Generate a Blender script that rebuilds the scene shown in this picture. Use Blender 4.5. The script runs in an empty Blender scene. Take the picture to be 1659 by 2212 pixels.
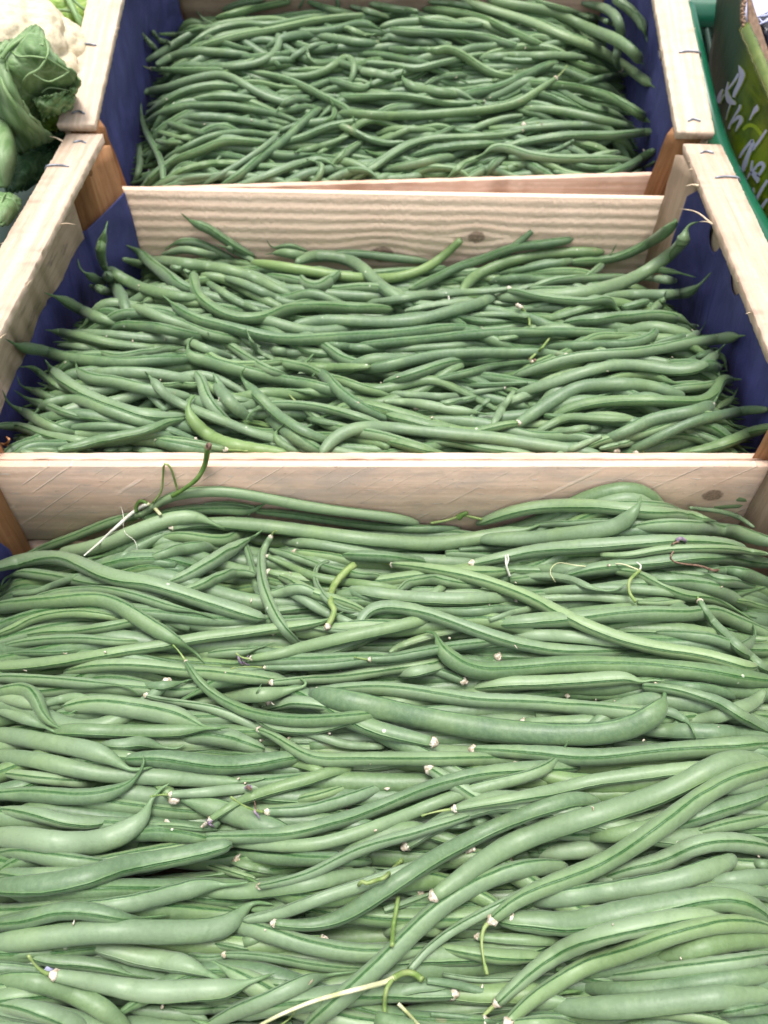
import bpy, math, random
import numpy as np
from mathutils import Vector, Matrix
R = math.radians
rng = np.random.default_rng(7)
random.seed(7)
scene = bpy.context.scene

# ------------------------------------------------------------------ camera, sky, sun
PITCH = R(42.0)
CAM = np.array([0.0, 0.0, 1.15])
FW = np.array([0.0, math.cos(PITCH), -math.sin(PITCH)])
UP = np.array([0.0, math.sin(PITCH), math.cos(PITCH)])
RX = np.array([1.0, 0.0, 0.0])
FPX = 1750.0                       # focal length in units of a 1659 px wide picture
cd = bpy.data.cameras.new('camera')
cam = bpy.data.objects.new('camera', cd)
scene.collection.objects.link(cam)
cam.location = CAM
cam.rotation_euler = (math.pi / 2 - PITCH, 0, 0)
cd.sensor_fit = 'HORIZONTAL'; cd.sensor_width = 36.0
cd.lens = 36.0 * FPX / 1659.0
cd.clip_start = 0.02; cd.clip_end = 200
cd.dof.use_dof = True
cd.dof.focus_distance = 0.37
cd.dof.aperture_fstop = 21.0
scene.camera = cam

SUN_EL, SUN_AZ = R(85), R(190)     # high, almost overhead
w = bpy.data.worlds.new('World'); scene.world = w; w.use_nodes = True
nt = w.node_tree; nt.nodes.clear()
sky = nt.nodes.new('ShaderNodeTexSky'); sky.sky_type = 'NISHITA'
sky.sun_disc = False; sky.sun_elevation = SUN_EL; sky.sun_rotation = SUN_AZ
sky.air_density = 1.0; sky.dust_density = 6.0; sky.ozone_density = 1.0
hsv = nt.nodes.new('ShaderNodeHueSaturation'); hsv.inputs['Saturation'].default_value = 0.45
bg = nt.nodes.new('ShaderNodeBackground'); bg.inputs['Strength'].default_value = 0.15
wo = nt.nodes.new('ShaderNodeOutputWorld')
nt.links.new(sky.outputs[0], hsv.inputs['Color']); nt.links.new(hsv.outputs[0], bg.inputs[0]); nt.links.new(bg.outputs[0], wo.inputs[0])
sl = bpy.data.lights.new('sun', 'SUN'); sl.energy = 1.5; sl.angle = R(20); sl.color = (1.0, 0.975, 0.945)
so = bpy.data.objects.new('sun', sl); scene.collection.objects.link(so)
sd = Vector((math.sin(SUN_AZ) * math.cos(SUN_EL), math.cos(SUN_AZ) * math.cos(SUN_EL), math.sin(SUN_EL)))
so.rotation_euler = sd.to_track_quat('Z', 'Y').to_euler()
scene.view_settings.view_transform = 'Standard'
scene.view_settings.look = 'None'
scene.view_settings.exposure = 0.88
scene.view_settings.gamma = 1.0
scene.render.resolution_x = 768; scene.render.resolution_y = 1024
scene.cycles.max_bounces = 6
scene.cycles.diffuse_bounces = 3

# ------------------------------------------------------------------ helpers
COL = scene.collection
def at(px, py, d):                 # picture position + distance along the view axis -> world point
    return CAM + RX * ((px - 829.5) / FPX * d) - UP * ((py - 1106) / FPX * d) + FW * d
def tag(o, label=None, cat=None, group=None, kind=None):
    if label: o['label'] = label
    if cat: o['category'] = cat
    if group: o['group'] = group
    if kind: o['kind'] = kind
    return o
def empty(name, loc, label=None, cat=None, group=None):
    o = bpy.data.objects.new(name, None); COL.objects.link(o)
    o.location = tuple(loc); o.empty_display_size = 0.01
    return tag(o, label, cat, group)
def mesh_obj(name, verts, faces, mat, parent=None, loc=None, smooth=True, attrs=None):
    """verts (n,3) array in world (or parent-local) space; loc = origin taken out of them"""
    verts = np.asarray(verts, dtype=np.float64)
    if loc is not None: verts = verts - np.asarray(loc)
    me = bpy.data.meshes.new(name)
    if isinstance(faces, tuple):   # (loop_vert_indices, loop_totals)
        lv, lt = faces
        me.vertices.add(len(verts)); me.vertices.foreach_set('co', verts.astype(np.float32).ravel())
        me.loops.add(len(lv)); me.loops.foreach_set('vertex_index', lv.astype(np.int32))
        me.polygons.add(len(lt))
        me.polygons.foreach_set('loop_start', np.concatenate([[0], np.cumsum(lt)[:-1]]).astype(np.int32))
        me.update(calc_edges=True)
    else:
        me.from_pydata([tuple(v) for v in verts], [], [tuple(f) for f in faces])
        me.update()
    if smooth: me.polygons.foreach_set('use_smooth', [True] * len(me.polygons))
    for k, (tp, arr) in (attrs or {}).items():
        a = me.attributes.new(k, tp, 'POINT')
        a.data.foreach_set('vector' if tp == 'FLOAT_VECTOR' else 'value', np.asarray(arr, dtype=np.float32).ravel())
    if mat is not None: me.materials.append(mat)
    o = bpy.data.objects.new(name, me); COL.objects.link(o)
    if parent is not None: o.parent = parent
    if loc is not None: o.location = tuple(loc)
    return o
class MB:
    def __init__(s): s.v = []; s.f = []; s.n = 0
    def add(s, v, f):
        v = np.asarray(v, dtype=float); s.v.append(v); s.f += [tuple(i + s.n for i in q) for q in f]; s.n += len(v); return s
    def obj(s, name, mat, parent=None, loc=None, smooth=False):
        return mesh_obj(name, np.concatenate(s.v), s.f, mat, parent, loc, smooth)
def catmull(pts, n):
    P = np.asarray(pts, dtype=float)
    if len(P) == 2: return P[0] + (P[1] - P[0]) * np.linspace(0, 1, n)[:, None]
    P = np.vstack([2 * P[0] - P[1], P, 2 * P[-1] - P[-2]])
    seg = len(P) - 3; out = []
    t = np.linspace(0, seg, seg * 12 + 1)
    i = np.minimum(t.astype(int), seg - 1); u = (t - i)[:, None]
    a, b, c, d = P[i], P[i + 1], P[i + 2], P[i + 3]
    q = 0.5 * ((2 * b) + (-a + c) * u + (2 * a - 5 * b + 4 * c - d) * u ** 2 + (-a + 3 * b - 3 * c + d) * u ** 3)
    s = np.concatenate([[0], np.cumsum(np.linalg.norm(np.diff(q, axis=0), axis=1))])
    tt = np.linspace(0, s[-1], n)
    return np.stack([np.interp(tt, s, q[:, k]) for k in range(q.shape[1])], 1)
_topo = {}
def topo(N, S):
    if (N, S) not in _topo:
        i, j = np.meshgrid(np.arange(N - 1), np.arange(S), indexing='ij')
        a = i * S + j; b = i * S + (j + 1) % S
        q = np.stack([a, b, b + S, a + S], -1).reshape(-1)
        e0 = np.arange(S)[::-1]; e1 = np.arange(S) + (N - 1) * S
        lv = np.concatenate([q, e0, e1]); lt = np.concatenate([np.full((N - 1) * S, 4), [S, S]])
        _topo[(N, S)] = (lv, lt)
    return _topo[(N, S)]
def frames(P, upv):
    T = np.gradient(P, axis=0); T /= np.linalg.norm(T, axis=1)[:, None] + 1e-12
    U = upv - T * (T @ upv)[:, None] if upv.ndim == 1 else upv - T * (T * upv).sum(1)[:, None]
    U = U / (np.linalg.norm(U, axis=1)[:, None] + 1e-9)
    return T, U, np.cross(T, U)
def tube(P, rad, S=8, upv=None):
    P = np.asarray(P, dtype=float); rad = np.broadcast_to(rad, (len(P),))
    T, U, B = frames(P, np.array([0.05, 0.1, 1.0]) if upv is None else upv)
    ph = np.arange(S) / S * 2 * np.pi
    V = P[:, None] + rad[:, None, None] * (U[:, None] * np.cos(ph)[None, :, None] + B[:, None] * np.sin(ph)[None, :, None])
    return V.reshape(-1, 3)
def tube_obj(name, P, rad, mat, parent=None, loc=None, S=8):
    return mesh_obj(name, tube(P, rad, S), topo(len(P), S), mat, parent, loc)

# ------------------------------------------------------------------ materials
def new_mat(name):
    m = bpy.data.materials.new(name); m.use_nodes = True
    n = m.node_tree; b = n.nodes['Principled BSDF']
    return m, n, b
class NT:                          # terse node building
    def __init__(s, n): s.n = n
    def node(s, t, **kw):
        x = s.n.nodes.new(t)
        for k, v in kw.items(): setattr(x, k, v)
        return x
    def val(s, x, sock):
        if hasattr(x, 'is_linked') or isinstance(x, bpy.types.NodeSocket): s.n.links.new(x, sock)
        else: sock.default_value = x
    def math(s, op, a, b=0.0, c=0.0, clamp=False):
        x = s.node('ShaderNodeMath', operation=op, use_clamp=clamp)
        s.val(a, x.inputs[0]); s.val(b, x.inputs[1]); s.val(c, x.inputs[2]); return x.outputs[0]
    def step(s, a, lo, hi, inv=False):
        x = s.node('ShaderNodeMapRange', interpolation_type='SMOOTHSTEP')
        s.val(a, x.inputs['Value']); s.val(lo, x.inputs['From Min']); s.val(hi, x.inputs['From Max'])
        x.inputs['To Min'].default_value = 1.0 if inv else 0.0; x.inputs['To Max'].default_value = 0.0 if inv else 1.0
        return x.outputs[0]
    def mix(s, f, a, b, mode='MIX'):
        x = s.node('ShaderNodeMix', data_type='RGBA', blend_type=mode)
        s.val(f, x.inputs[0])
        for v, k in ((a, 6), (b, 7)):
            if isinstance(v, (tuple, list)): x.inputs[k].default_value = (*v[:3], 1)
            else: s.n.links.new(v, x.inputs[k])
        return x.outputs[2]
    def noise(s, vec, scale, detail=3, rough=0.55, dist=0.0):
        x = s.node('ShaderNodeTexNoise'); s.val(vec, x.inputs['Vector']); x.inputs['Scale'].default_value = scale
        x.inputs['Detail'].default_value = detail; x.inputs['Roughness'].default_value = rough; x.inputs['Distortion'].default_value = dist
        return x.outputs[0]
    def mapv(s, vec, scale=(1, 1, 1), rot=(0, 0, 0), loc=(0, 0, 0)):
        x = s.node('ShaderNodeMapping'); s.val(vec, x.inputs[0])
        x.inputs['Location'].default_value = loc; x.inputs['Rotation'].default_value = rot; x.inputs['Scale'].default_value = scale
        return x.outputs[0]
    def obj(s): return s.node('ShaderNodeTexCoord').outputs['Object']
    def bump(s, h, strength, dist, prev=None):
        x = s.node('ShaderNodeBump'); s.val(h, x.inputs['Height']); x.inputs['Strength'].default_value = strength
        x.inputs['Distance'].default_value = dist
        if prev is not None: s.n.links.new(prev, x.inputs['Normal'])
        return x.outputs[0]

def bean_material():
    m, n, b = new_mat('bean_skin'); N = NT(n)
    A = N.node('ShaderNodeAttribute', attribute_name='sec'); sep = N.node('ShaderNodeSeparateXYZ'); n.links.new(A.outputs['Vector'], sep.inputs[0])
    C, Sn, L = sep.outputs
    A2 = N.node('ShaderNodeAttribute', attribute_name='tone'); sp2 = N.node('ShaderNodeSeparateXYZ'); n.links.new(A2.outputs['Vector'], sp2.inputs[0])
    rnd, tip, yel = sp2.outputs
    co = N.obj()
    wob = N.math('MULTIPLY', N.math('SUBTRACT', N.noise(co, 60, 2), 0.5), 0.25)
    s = N.math('ADD', Sn, wob)
    a = N.math('ABSOLUTE', s)
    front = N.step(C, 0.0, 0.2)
    line = N.math('MULTIPLY', N.step(a, 0.085, 0.185, inv=True), front)
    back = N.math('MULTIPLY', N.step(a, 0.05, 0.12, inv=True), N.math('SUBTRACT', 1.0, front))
    halo = N.math('MULTIPLY', N.step(a, 0.12, 0.45, inv=True), front)
    base = N.mix(rnd, (0.078, 0.138, 0.068), (0.192, 0.265, 0.158))
    n1 = N.noise(co, 45, 4, 0.6)
    base = N.mix(N.math('MULTIPLY', N.step(n1, 0.42, 0.7), 0.35), base, (0.21, 0.30, 0.125))
    n2 = N.noise(co, 9, 2)
    base = N.mix(N.math('MULTIPLY', N.step(n2, 0.45, 0.7), 0.22), base, (0.100, 0.175, 0.092))
    base = N.mix(N.math('MULTIPLY', halo, 0.22), base, (0.16, 0.34, 0.07))
    base = N.mix(yel, base, (0.24, 0.36, 0.065))
    base = N.mix(N.math('MULTIPLY', line, 0.93), base, (0.018, 0.085, 0.014))
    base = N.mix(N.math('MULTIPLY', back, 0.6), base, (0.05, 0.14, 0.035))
    base = N.mix(N.math('MULTIPLY', tip, 0.6), base, (0.060, 0.155, 0.035))
    base = N.mix(N.math('MULTIPLY', N.step(N.noise(co, 480, 3, 0.7), 0.35, 0.7), 0.20), base, (0.24, 0.34, 0.19))
    base = N.mix(N.math('MULTIPLY', N.step(N.noise(co, 200, 3, 0.7), 0.50, 0.72), 0.25), base, (0.07, 0.13, 0.055))
    sc = N.noise(co, 25, 5, 0.65)
    scar = N.math('MULTIPLY', N.step(sc, 0.685, 0.73), 0.5)
    base = N.mix(scar, base, (0.26, 0.25, 0.14))
    spk = N.node('ShaderNodeTexVoronoi'); n.links.new(co, spk.inputs['Vector']); spk.inputs['Scale'].default_value = 85
    sparse = N.step(N.noise(co, 33, 1), 0.60, 0.64)
    dots = N.math('MULTIPLY', N.step(spk.outputs['Distance'], 0.05, 0.09, inv=True), N.math('MULTIPLY', sparse, 0.75))
    base = N.mix(dots, base, (0.55, 0.60, 0.46))
    n.links.new(base, b.inputs['Base Color'])
    fine = N.noise(co, 900, 2, 0.7)
    rg = N.math('ADD', 0.33, N.math('MULTIPLY', N.noise(co, 120, 3), 0.22)); n.links.new(rg, b.inputs['Roughness'])
    b.inputs['Specular IOR Level'].default_value = 0.42
    b.inputs['Sheen Weight'].default_value = 0.10; b.inputs['Sheen Roughness'].default_value = 0.45
    b.inputs['Sheen Tint'].default_value = (0.85, 0.95, 0.9, 1)
    bp = N.bump(fine, 0.22, 0.0004)
    bp = N.bump(N.noise(co, 110, 3), 0.30, 0.0010, bp)
    grv = N.math('SUBTRACT', N.math('MULTIPLY', N.step(a, 0.10, 0.24, inv=True), 0.6), N.step(a, 0.03, 0.10, inv=True))
    bp = N.bump(grv, 0.8, 0.00045, bp)
    n.links.new(bp, b.inputs['Normal'])
    return m
def simple_mat(name, c1, c2, scale=60, rough=0.6, bump=0.2, bd=0.0005, spec=0.4, metal=0.0, stretch=(1, 1, 1)):
    m, n, b = new_mat(name); N = NT(n); co = N.mapv(N.obj(), stretch)
    f = N.noise(co, scale, 4, 0.6)
    n.links.new(N.mix(N.step(f, 0.3, 0.7), c1, c2), b.inputs['Base Color'])
    b.inputs['Roughness'].default_value = rough; b.inputs['Specular IOR Level'].default_value = spec; b.inputs['Metallic'].default_value = metal
    if bump: n.links.new(N.bump(f, bump, bd), b.inputs['Normal'])
    return m
def wood(name, light, dark, kind='plain', along=0, knots=(), pink=0.0):
    """along: local axis of the grain (0 x, 1 y, 2 z); other two axes are across"""
    m, n, b = new_mat(name); N = NT(n); co = N.obj()
    st = [26.0, 26.0, 26.0]; st[along] = 1.0
    # knots bend the grain around them
    sepc = N.node('ShaderNodeSeparateXYZ'); n.links.new(co, sepc.inputs[0]); X, Y, Z = sepc.outputs
    kmask = None; kring = None; push = None
    for (kx, kz, kr) in knots:
        dx = N.math('DIVIDE', N.math('SUBTRACT', X, kx), kr * 1.35); dz = N.math('DIVIDE', N.math('SUBTRACT', Z, kz), kr)
        d = N.math('SQRT', N.math('ADD', N.math('MULTIPLY', dx, dx), N.math('MULTIPLY', dz, dz)))
        d = N.math('ADD', d, N.math('MULTIPLY', N.math('SUBTRACT', N.noise(co, 260, 3), 0.5), 0.5))
        k = N.step(d, 0.75, 1.05, inv=True); rg = N.step(d, 0.9, 2.4, inv=True)
        dxs = N.math('DIVIDE', dx, 2.4)
        fall = N.math('EXPONENT', N.math('MULTIPLY', N.math('ADD', N.math('MULTIPLY', dxs, dxs), N.math('MULTIPLY', N.math('DIVIDE', dz, 2.6), N.math('DIVIDE', dz, 2.6))), -1.0))
        sg = N.math('MULTIPLY', N.math('MULTIPLY', N.math('SIGN', dz), fall), kr * 1.0)
        kmask = k if kmask is None else N.math('MAXIMUM', kmask, k)
        kring = rg if kring is None else N.math('MAXIMUM', kring, rg)
        push = sg if push is None else N.math('ADD', push, sg)
    if push is not None:
        cb = N.node('ShaderNodeCombineXYZ'); n.links.new(X, cb.inputs[0]); n.links.new(Y, cb.inputs[1]); n.links.new(N.math('SUBTRACT', Z, push), cb.inputs[2])
        gco = cb.outputs[0]
    else: gco = co
    if kind == 'ridged':
        jg = N.node('ShaderNodeCombineXYZ'); n.links.new(N.math('ADD', N.math('MULTIPLY', N.math('SUBTRACT', N.noise(N.mapv(co, (1, 1, 0.5)), 330, 3, 0.7), 0.5), 0.0030), N.math('MULTIPLY', N.math('SUBTRACT', N.noise(N.mapv(co, (0.35, 1, 2)), 22, 2), 0.5), 0.0030)), jg.inputs[2])
        ad = N.node('ShaderNodeVectorMath', operation='ADD'); n.links.new(gco, ad.inputs[0]); n.links.new(jg.outputs[0], ad.inputs[1]); gco = ad.outputs[0]
    g = N.noise(N.mapv(gco, tuple(st)), 9, 5, 0.62, 0.5)
    g2 = N.noise(N.mapv(gco, tuple(v * 5 if v > 1 else 3 for v in st)), 16, 3, 0.7)
    blot = N.noise(co, 14, 3, 0.6)
    wv = N.node('ShaderNodeTexWave', wave_type='BANDS', bands_direction='Z' if along == 0 else 'X', wave_profile='SIN')
    n.links.new(N.mapv(gco, (2.2 if along == 0 else 1, 1, 1)), wv.inputs['Vector'])
    wv.inputs['Scale'].default_value = 34 if kind == 'ridged' else 24
    wv.inputs['Distortion'].default_value = 1.3 if kind == 'ridged' else 3.0; wv.inputs['Detail'].default_value = 3; wv.inputs['Detail Scale'].default_value = 2.4; wv.inputs['Detail Roughness'].default_value = 0.6
    ring = N.step(wv.outputs['Fac'], 0.74 if kind == 'ridged' else 0.55, 1.0)
    c = N.mix(N.step(g, 0.35, 0.68), light, dark)
    c = N.mix(N.math('MULTIPLY', ring, 0.30 if kind in ('ridged',) else 0.25), c, tuple(v * 0.62 for v in dark))
    c = N.mix(N.math('MULTIPLY', N.step(g2, 0.52, 0.75), 0.22), c, tuple(v * 0.55 for v in dark))
    if pink: c = N.mix(N.math('MULTIPLY', N.step(blot, 0.40, 0.70), pink), c, (light[0] * 0.92, light[1] * 0.74, light[2] * 0.68))
    if kind == 'sawn':
        c = N.mix(N.math('MULTIPLY', N.step(N.noise(N.mapv(co, (5, 30, 22)), 3.0, 4, 0.6), 0.44, 0.66), 0.5), c, (0.40, 0.35, 0.31))
        br = N.noise(N.mapv(co, (60, 200, 260)), 1.6, 3, 0.6)
        sv = N.mapv(co, (1, 1, 1), (0, R(38), 0))
        sx = N.node('ShaderNodeSeparateXYZ'); n.links.new(sv, sx.inputs[0])
        ph = N.math('ADD', N.math('MULTIPLY', sx.outputs[2], 95.0), N.math('MULTIPLY', N.noise(N.mapv(sv, (1, 1, 60)), 1.0, 3), 2.5))
        fr = N.math('ABSOLUTE', N.math('SUBTRACT', N.math('FRACT', ph), 0.5))
        scr = N.math('MULTIPLY', N.step(fr, 0.02, 0.06, inv=True), N.step(N.noise(co, 40, 3), 0.42, 0.6))
        c = N.mix(N.math('MULTIPLY', scr, 0.75), c, (0.72, 0.58, 0.47))
        fl = N.math('MULTIPLY', N.step(br, 0.63, 0.68), 0.6)
        c = N.mix(fl, c, (0.60, 0.55, 0.50))
    if kind == 'weathered':
        k2 = N.noise(N.mapv(co, (20, 8, 70)), 2.2, 5, 0.7)
        c = N.mix(N.math('MULTIPLY', N.step(k2, 0.50, 0.66), N.step(blot, 0.45, 0.65)), c, (0.12, 0.10, 0.085))
    if kmask is not None:
        c = N.mix(N.math('MULTIPLY', kring, 0.30), c, tuple(v * 0.5 for v in dark))
        kc = N.mix(N.step(N.noise(co, 500, 3), 0.4, 0.6), (0.19, 0.12, 0.075), (0.075, 0.045, 0.03))
        c = N.mix(N.math('MULTIPLY', kmask, 0.72), c, kc)
    n.links.new(c, b.inputs['Base Color'])
    b.inputs['Roughness'].default_value = 0.72; b.inputs['Specular IOR Level'].default_value = 0.25
    bp = N.bump(N.noise(N.mapv(co, tuple(max(1, v / 8) for v in st)), 420, 4, 0.75), 0.5, 0.0005)
    bp = N.bump(g2, 0.55, 0.0006, bp)
    if kind == 'ridged':
        rough2 = N.noise(N.mapv(co, (0.6, 1, 1.3)), 300, 3, 0.8)
        bp = N.bump(N.math('ADD', wv.outputs['Fac'], N.math('MULTIPLY', rough2, 0.55)), 0.8, 0.0010, bp)
    elif kind == 'sawn':
        bp = N.bump(N.math('ADD', scr, fl), 0.8, 0.0006, bp)
    n.links.new(bp, b.inputs['Normal'])
    return m
M = {}
M['bean'] = bean_material()
M['cap'] = simple_mat('bean_cap', (0.72, 0.67, 0.57), (0.30, 0.23, 0.14), 650, 0.8, 0.5)
M['stalk'] = simple_mat('bean_stalk', (0.13, 0.22, 0.05), (0.26, 0.32, 0.12), 160, 0.55)
M['stalk_dark'] = simple_mat('bean_stalk_dark', (0.06, 0.13, 0.025), (0.11, 0.19, 0.04), 160, 0.5)
M['flower'] = simple_mat('dried_petal', (0.09, 0.07, 0.16), (0.30, 0.23, 0.25), 500, 0.8)
M['fibre'] = simple_mat('root_fibre', (0.66, 0.64, 0.44), (0.42, 0.46, 0.20), 150, 0.6)
M['white_fibre'] = simple_mat('white_fibre', (0.74, 0.74, 0.66), (0.5, 0.5, 0.4), 150, 0.6)
M['brown'] = simple_mat('dry_brown', (0.10, 0.055, 0.035), (0.22, 0.14, 0.10), 300, 0.8)
M['wire'] = simple_mat('staple_wire', (0.16, 0.18, 0.22), (0.34, 0.37, 0.42), 200, 0.38, 0.2, 0.0002, 0.5, 0.7)
M['rail'] = wood('pale_pine', (0.66, 0.54, 0.42), (0.54, 0.41, 0.295), 'plain', 1, pink=0.12)
M['rail_pink'] = wood('pale_pine_pink', (0.60, 0.48, 0.375), (0.49, 0.36, 0.26), 'plain', 1, pink=0.28)
M['splinter'] = simple_mat('splinter_wood', (0.72, 0.58, 0.42), (0.55, 0.42, 0.28), 300, 0.8)
M['edge'] = wood('sawn_edge', (0.74, 0.54, 0.42), (0.62, 0.40, 0.28), 'plain', 0, pink=0.4)
M['ridged'] = wood('ridged_pine', (0.78, 0.61, 0.46), (0.70, 0.53, 0.39), 'ridged', 0, ((0.072, -0.037, 0.0060), (-0.007, -0.055, 0.0085)), pink=0.10)
M['sawn'] = wood('sawn_pine', (0.76, 0.565, 0.43), (0.64, 0.455, 0.335), 'sawn', 0, ((0.198, -0.0245, 0.0050),), pink=0.22)
M['plain'] = wood('plain_pine', (0.56, 0.42, 0.30), (0.44, 0.31, 0.22), 'plain', 0, pink=0.2)
M['weathered'] = wood('weathered_pine', (0.50, 0.39, 0.28), (0.40, 0.30, 0.21), 'weathered', 1, pink=0.1)
M['post_orange'] = wood('orange_pine', (0.52, 0.27, 0.13), (0.36, 0.165, 0.070), 'plain', 2)
M['post_pale'] = wood('pale_post', (0.50, 0.37, 0.26), (0.40, 0.29, 0.20), 'plain', 2)
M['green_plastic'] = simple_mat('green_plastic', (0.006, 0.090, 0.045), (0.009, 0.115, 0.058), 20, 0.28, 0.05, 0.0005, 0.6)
M['shaded_plastic'] = simple_mat('shaded_green_plastic', (0.002, 0.022, 0.013), (0.003, 0.032, 0.018), 20, 0.6, 0.05, 0.0005, 0.5)  # same green plastic, with the shade on crate floors and walls put into its colour
M['black_film'] = simple_mat('black_film', (0.006, 0.006, 0.010), (0.012, 0.012, 0.022), 60, 0.18, 0.6, 0.003, 0.6)
M['lilac'] = simple_mat('lilac_film', (0.50, 0.52, 0.72), (0.42, 0.44, 0.64), 30, 0.5, 0.1)
M['card'] = simple_mat('torn_cardboard', (0.30, 0.20, 0.13), (0.16, 0.10, 0.065), 260, 0.85, 0.8, 0.001)
M['tagwhite'] = simple_mat('white_tag', (0.62, 0.70, 0.80), (0.55, 0.62, 0.74), 60, 0.5, 0.05)
M['curd'] = simple_mat('curd', (0.66, 0.59, 0.43), (0.58, 0.49, 0.32), 500, 0.75, 0.6, 0.0012, 0.3)
def leaf_mat(name, c1, c2, rib):
    m, n, b = new_mat(name); N = NT(n); co = N.obj()
    wob = N.node('ShaderNodeVectorMath', operation='ADD'); n.links.new(co, wob.inputs[0])
    nz = N.node('ShaderNodeTexNoise'); n.links.new(co, nz.inputs['Vector']); nz.inputs['Scale'].default_value = 40
    sc = N.node('ShaderNodeVectorMath', operation='SCALE'); n.links.new(nz.outputs['Color'], sc.inputs[0]); sc.inputs['Scale'].default_value = 0.014
    n.links.new(sc.outputs[0], wob.inputs[1])
    def net(scale, w):
        v = N.node('ShaderNodeTexVoronoi', feature='DISTANCE_TO_EDGE'); n.links.new(wob.outputs[0], v.inputs['Vector']); v.inputs['Scale'].default_value = scale
        return v.outputs['Distance'], N.step(v.outputs['Distance'], 0.0, w, inv=True)
    d1, e1 = net(42, 0.075); d2, e2 = net(150, 0.10)
    c = N.mix(N.step(N.noise(co, 28, 4, 0.6), 0.35, 0.65), c1, c2)
    c = N.mix(N.math('MULTIPLY', e2, 0.25), c, rib); c = N.mix(N.math('MULTIPLY', e1, 0.55), c, rib)
    n.links.new(c, b.inputs['Base Color']); b.inputs['Roughness'].default_value = 0.50; b.inputs['Specular IOR Level'].default_value = 0.35
    bp = N.bump(d1, 0.5, 0.004); bp = N.bump(d2, 0.6, 0.002, bp); bp = N.bump(N.noise(co, 300, 3), 0.3, 0.0008, bp)
    n.links.new(bp, b.inputs['Normal'])
    return m
M['leaf'] = leaf_mat('cauliflower_leaf', (0.085, 0.165, 0.052), (0.160, 0.260, 0.105), (0.27, 0.37, 0.20))
M['leaf_stem'] = simple_mat('leaf_stem', (0.095, 0.175, 0.060), (0.20, 0.29, 0.14), 70, 0.5, 0.6, 0.002, stretch=(2.5, 0.5, 0.5))
M['leaf_yellow'] = leaf_mat('yellow_leaf', (0.11, 0.22, 0.022), (0.21, 0.32, 0.04), (0.36, 0.46, 0.14))
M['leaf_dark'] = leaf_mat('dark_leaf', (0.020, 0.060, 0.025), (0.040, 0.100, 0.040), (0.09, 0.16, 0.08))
M['rib'] = simple_mat('leaf_rib', (0.24, 0.34, 0.16), (0.13, 0.24, 0.075), 30, 0.5, 0.5, 0.002, stretch=(1, 4, 1))
M['ground'] = simple_mat('ground', (0.05, 0.05, 0.05), (0.08, 0.075, 0.07), 12, 0.9, 0.3, 0.004)
M['lettering'] = simple_mat('pale_print', (0.40, 0.41, 0.54), (0.36, 0.37, 0.50), 30, 0.35, 0.0)
M['outline'] = simple_mat('lime_print', (0.20, 0.30, 0.004), (0.24, 0.34, 0.008), 60, 0.32, 0.0)
def paper_mat():
    m, n, b = new_mat('blue_paper'); N = NT(n); co = N.obj()
    f = N.noise(co, 900, 3, 0.7); g = N.noise(co, 22, 4, 0.6)
    c = N.mix(N.step(g, 0.35, 0.7), (0.046, 0.050, 0.155), (0.078, 0.083, 0.235))
    v = N.node('ShaderNodeTexVoronoi'); n.links.new(co, v.inputs['Vector']); v.inputs['Scale'].default_value = 160
    c = N.mix(N.math('MULTIPLY', N.math('MULTIPLY', N.step(v.outputs['Distance'], 0.06, 0.14, inv=True), N.step(N.noise(co, 60, 2), 0.55, 0.62)), 0.5), c, (0.16, 0.18, 0.34))
    n.links.new(c, b.inputs['Base Color']); b.inputs['Roughness'].default_value = 0.62; b.inputs['Specular IOR Level'].default_value = 0.35
    bp = N.bump(f, 0.25, 0.0005)
    cr = N.math('ADD', N.noise(N.mapv(co, (1, 1, 0.35)), 26, 3, 0.5, 1.0), N.math('MULTIPLY', N.math('ABSOLUTE', N.math('SUBTRACT', N.noise(N.mapv(co, (1, 1, 0.5)), 14, 2, 0.5, 1.5), 0.5)), 1.6))
    n.links.new(N.bump(cr, 0.8, 0.006, bp), b.inputs['Normal'])
    return m
M['paper'] = paper_mat()
def box_print_mat():
    m, n, b = new_mat('printed_card'); N = NT(n); co = N.obj()
    sep = N.node('ShaderNodeSeparateXYZ'); n.links.new(co, sep.inputs[0])
    s = N.noise(N.mapv(co, (60, 3, 8), (0, 0, 0)), 3, 4, 0.6, 0.4)
    c = N.mix(N.step(s, 0.35, 0.65), (0.030, 0.065, 0.004), (0.170, 0.230, 0.003))
    c = N.mix(N.step(sep.outputs[1], 0.665, 0.735), c, (0.018, 0.040, 0.024))
    n.links.new(c, b.inputs['Base Color']); b.inputs['Roughness'].default_value = 0.34; b.inputs['Specular IOR Level'].default_value = 0.3
    n.links.new(N.bump(N.noise(co, 30, 3), 0.35, 0.003), b.inputs['Normal'])
    return m
M['printed'] = box_print_mat()

# ------------------------------------------------------------------ the three crates
def cam_pt(x, yd, d): return CAM + RX * x - UP * yd + FW * d
class Frame:
    def __init__(s, O, elev, yaw):
        e, y = R(elev), R(yaw)
        s.O = np.asarray(O)
        ey0 = np.array([0, math.cos(e), math.sin(e)]); s.ez = np.array([0, -math.sin(e), math.cos(e)])
        s.ex = RX * math.cos(y) + ey0 * math.sin(y); s.ey = -RX * math.sin(y) + ey0 * math.cos(y)
        s.B = np.stack([s.ex, s.ey, s.ez], 1)
    def w(s, p): return s.O + np.asarray(p) @ s.B.T
    def l(s, p): return (np.asarray(p) - s.O) @ s.B
    def mat(s):
        m = Matrix.Identity(4)
        for i in range(3):
            for j in range(3): m[i][j] = s.B[i, j]
            m[i][3] = s.O[i]
        return m
ELB = 24.6
_e = R(ELB)
back_front = cam_pt(0.006, -0.2725, 0.664)
eyb = np.array([0, math.cos(_e), math.sin(_e)])
F_near = Frame(cam_pt(-0.003, -0.0259, 0.462), 7.0, 0.0)
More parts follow.
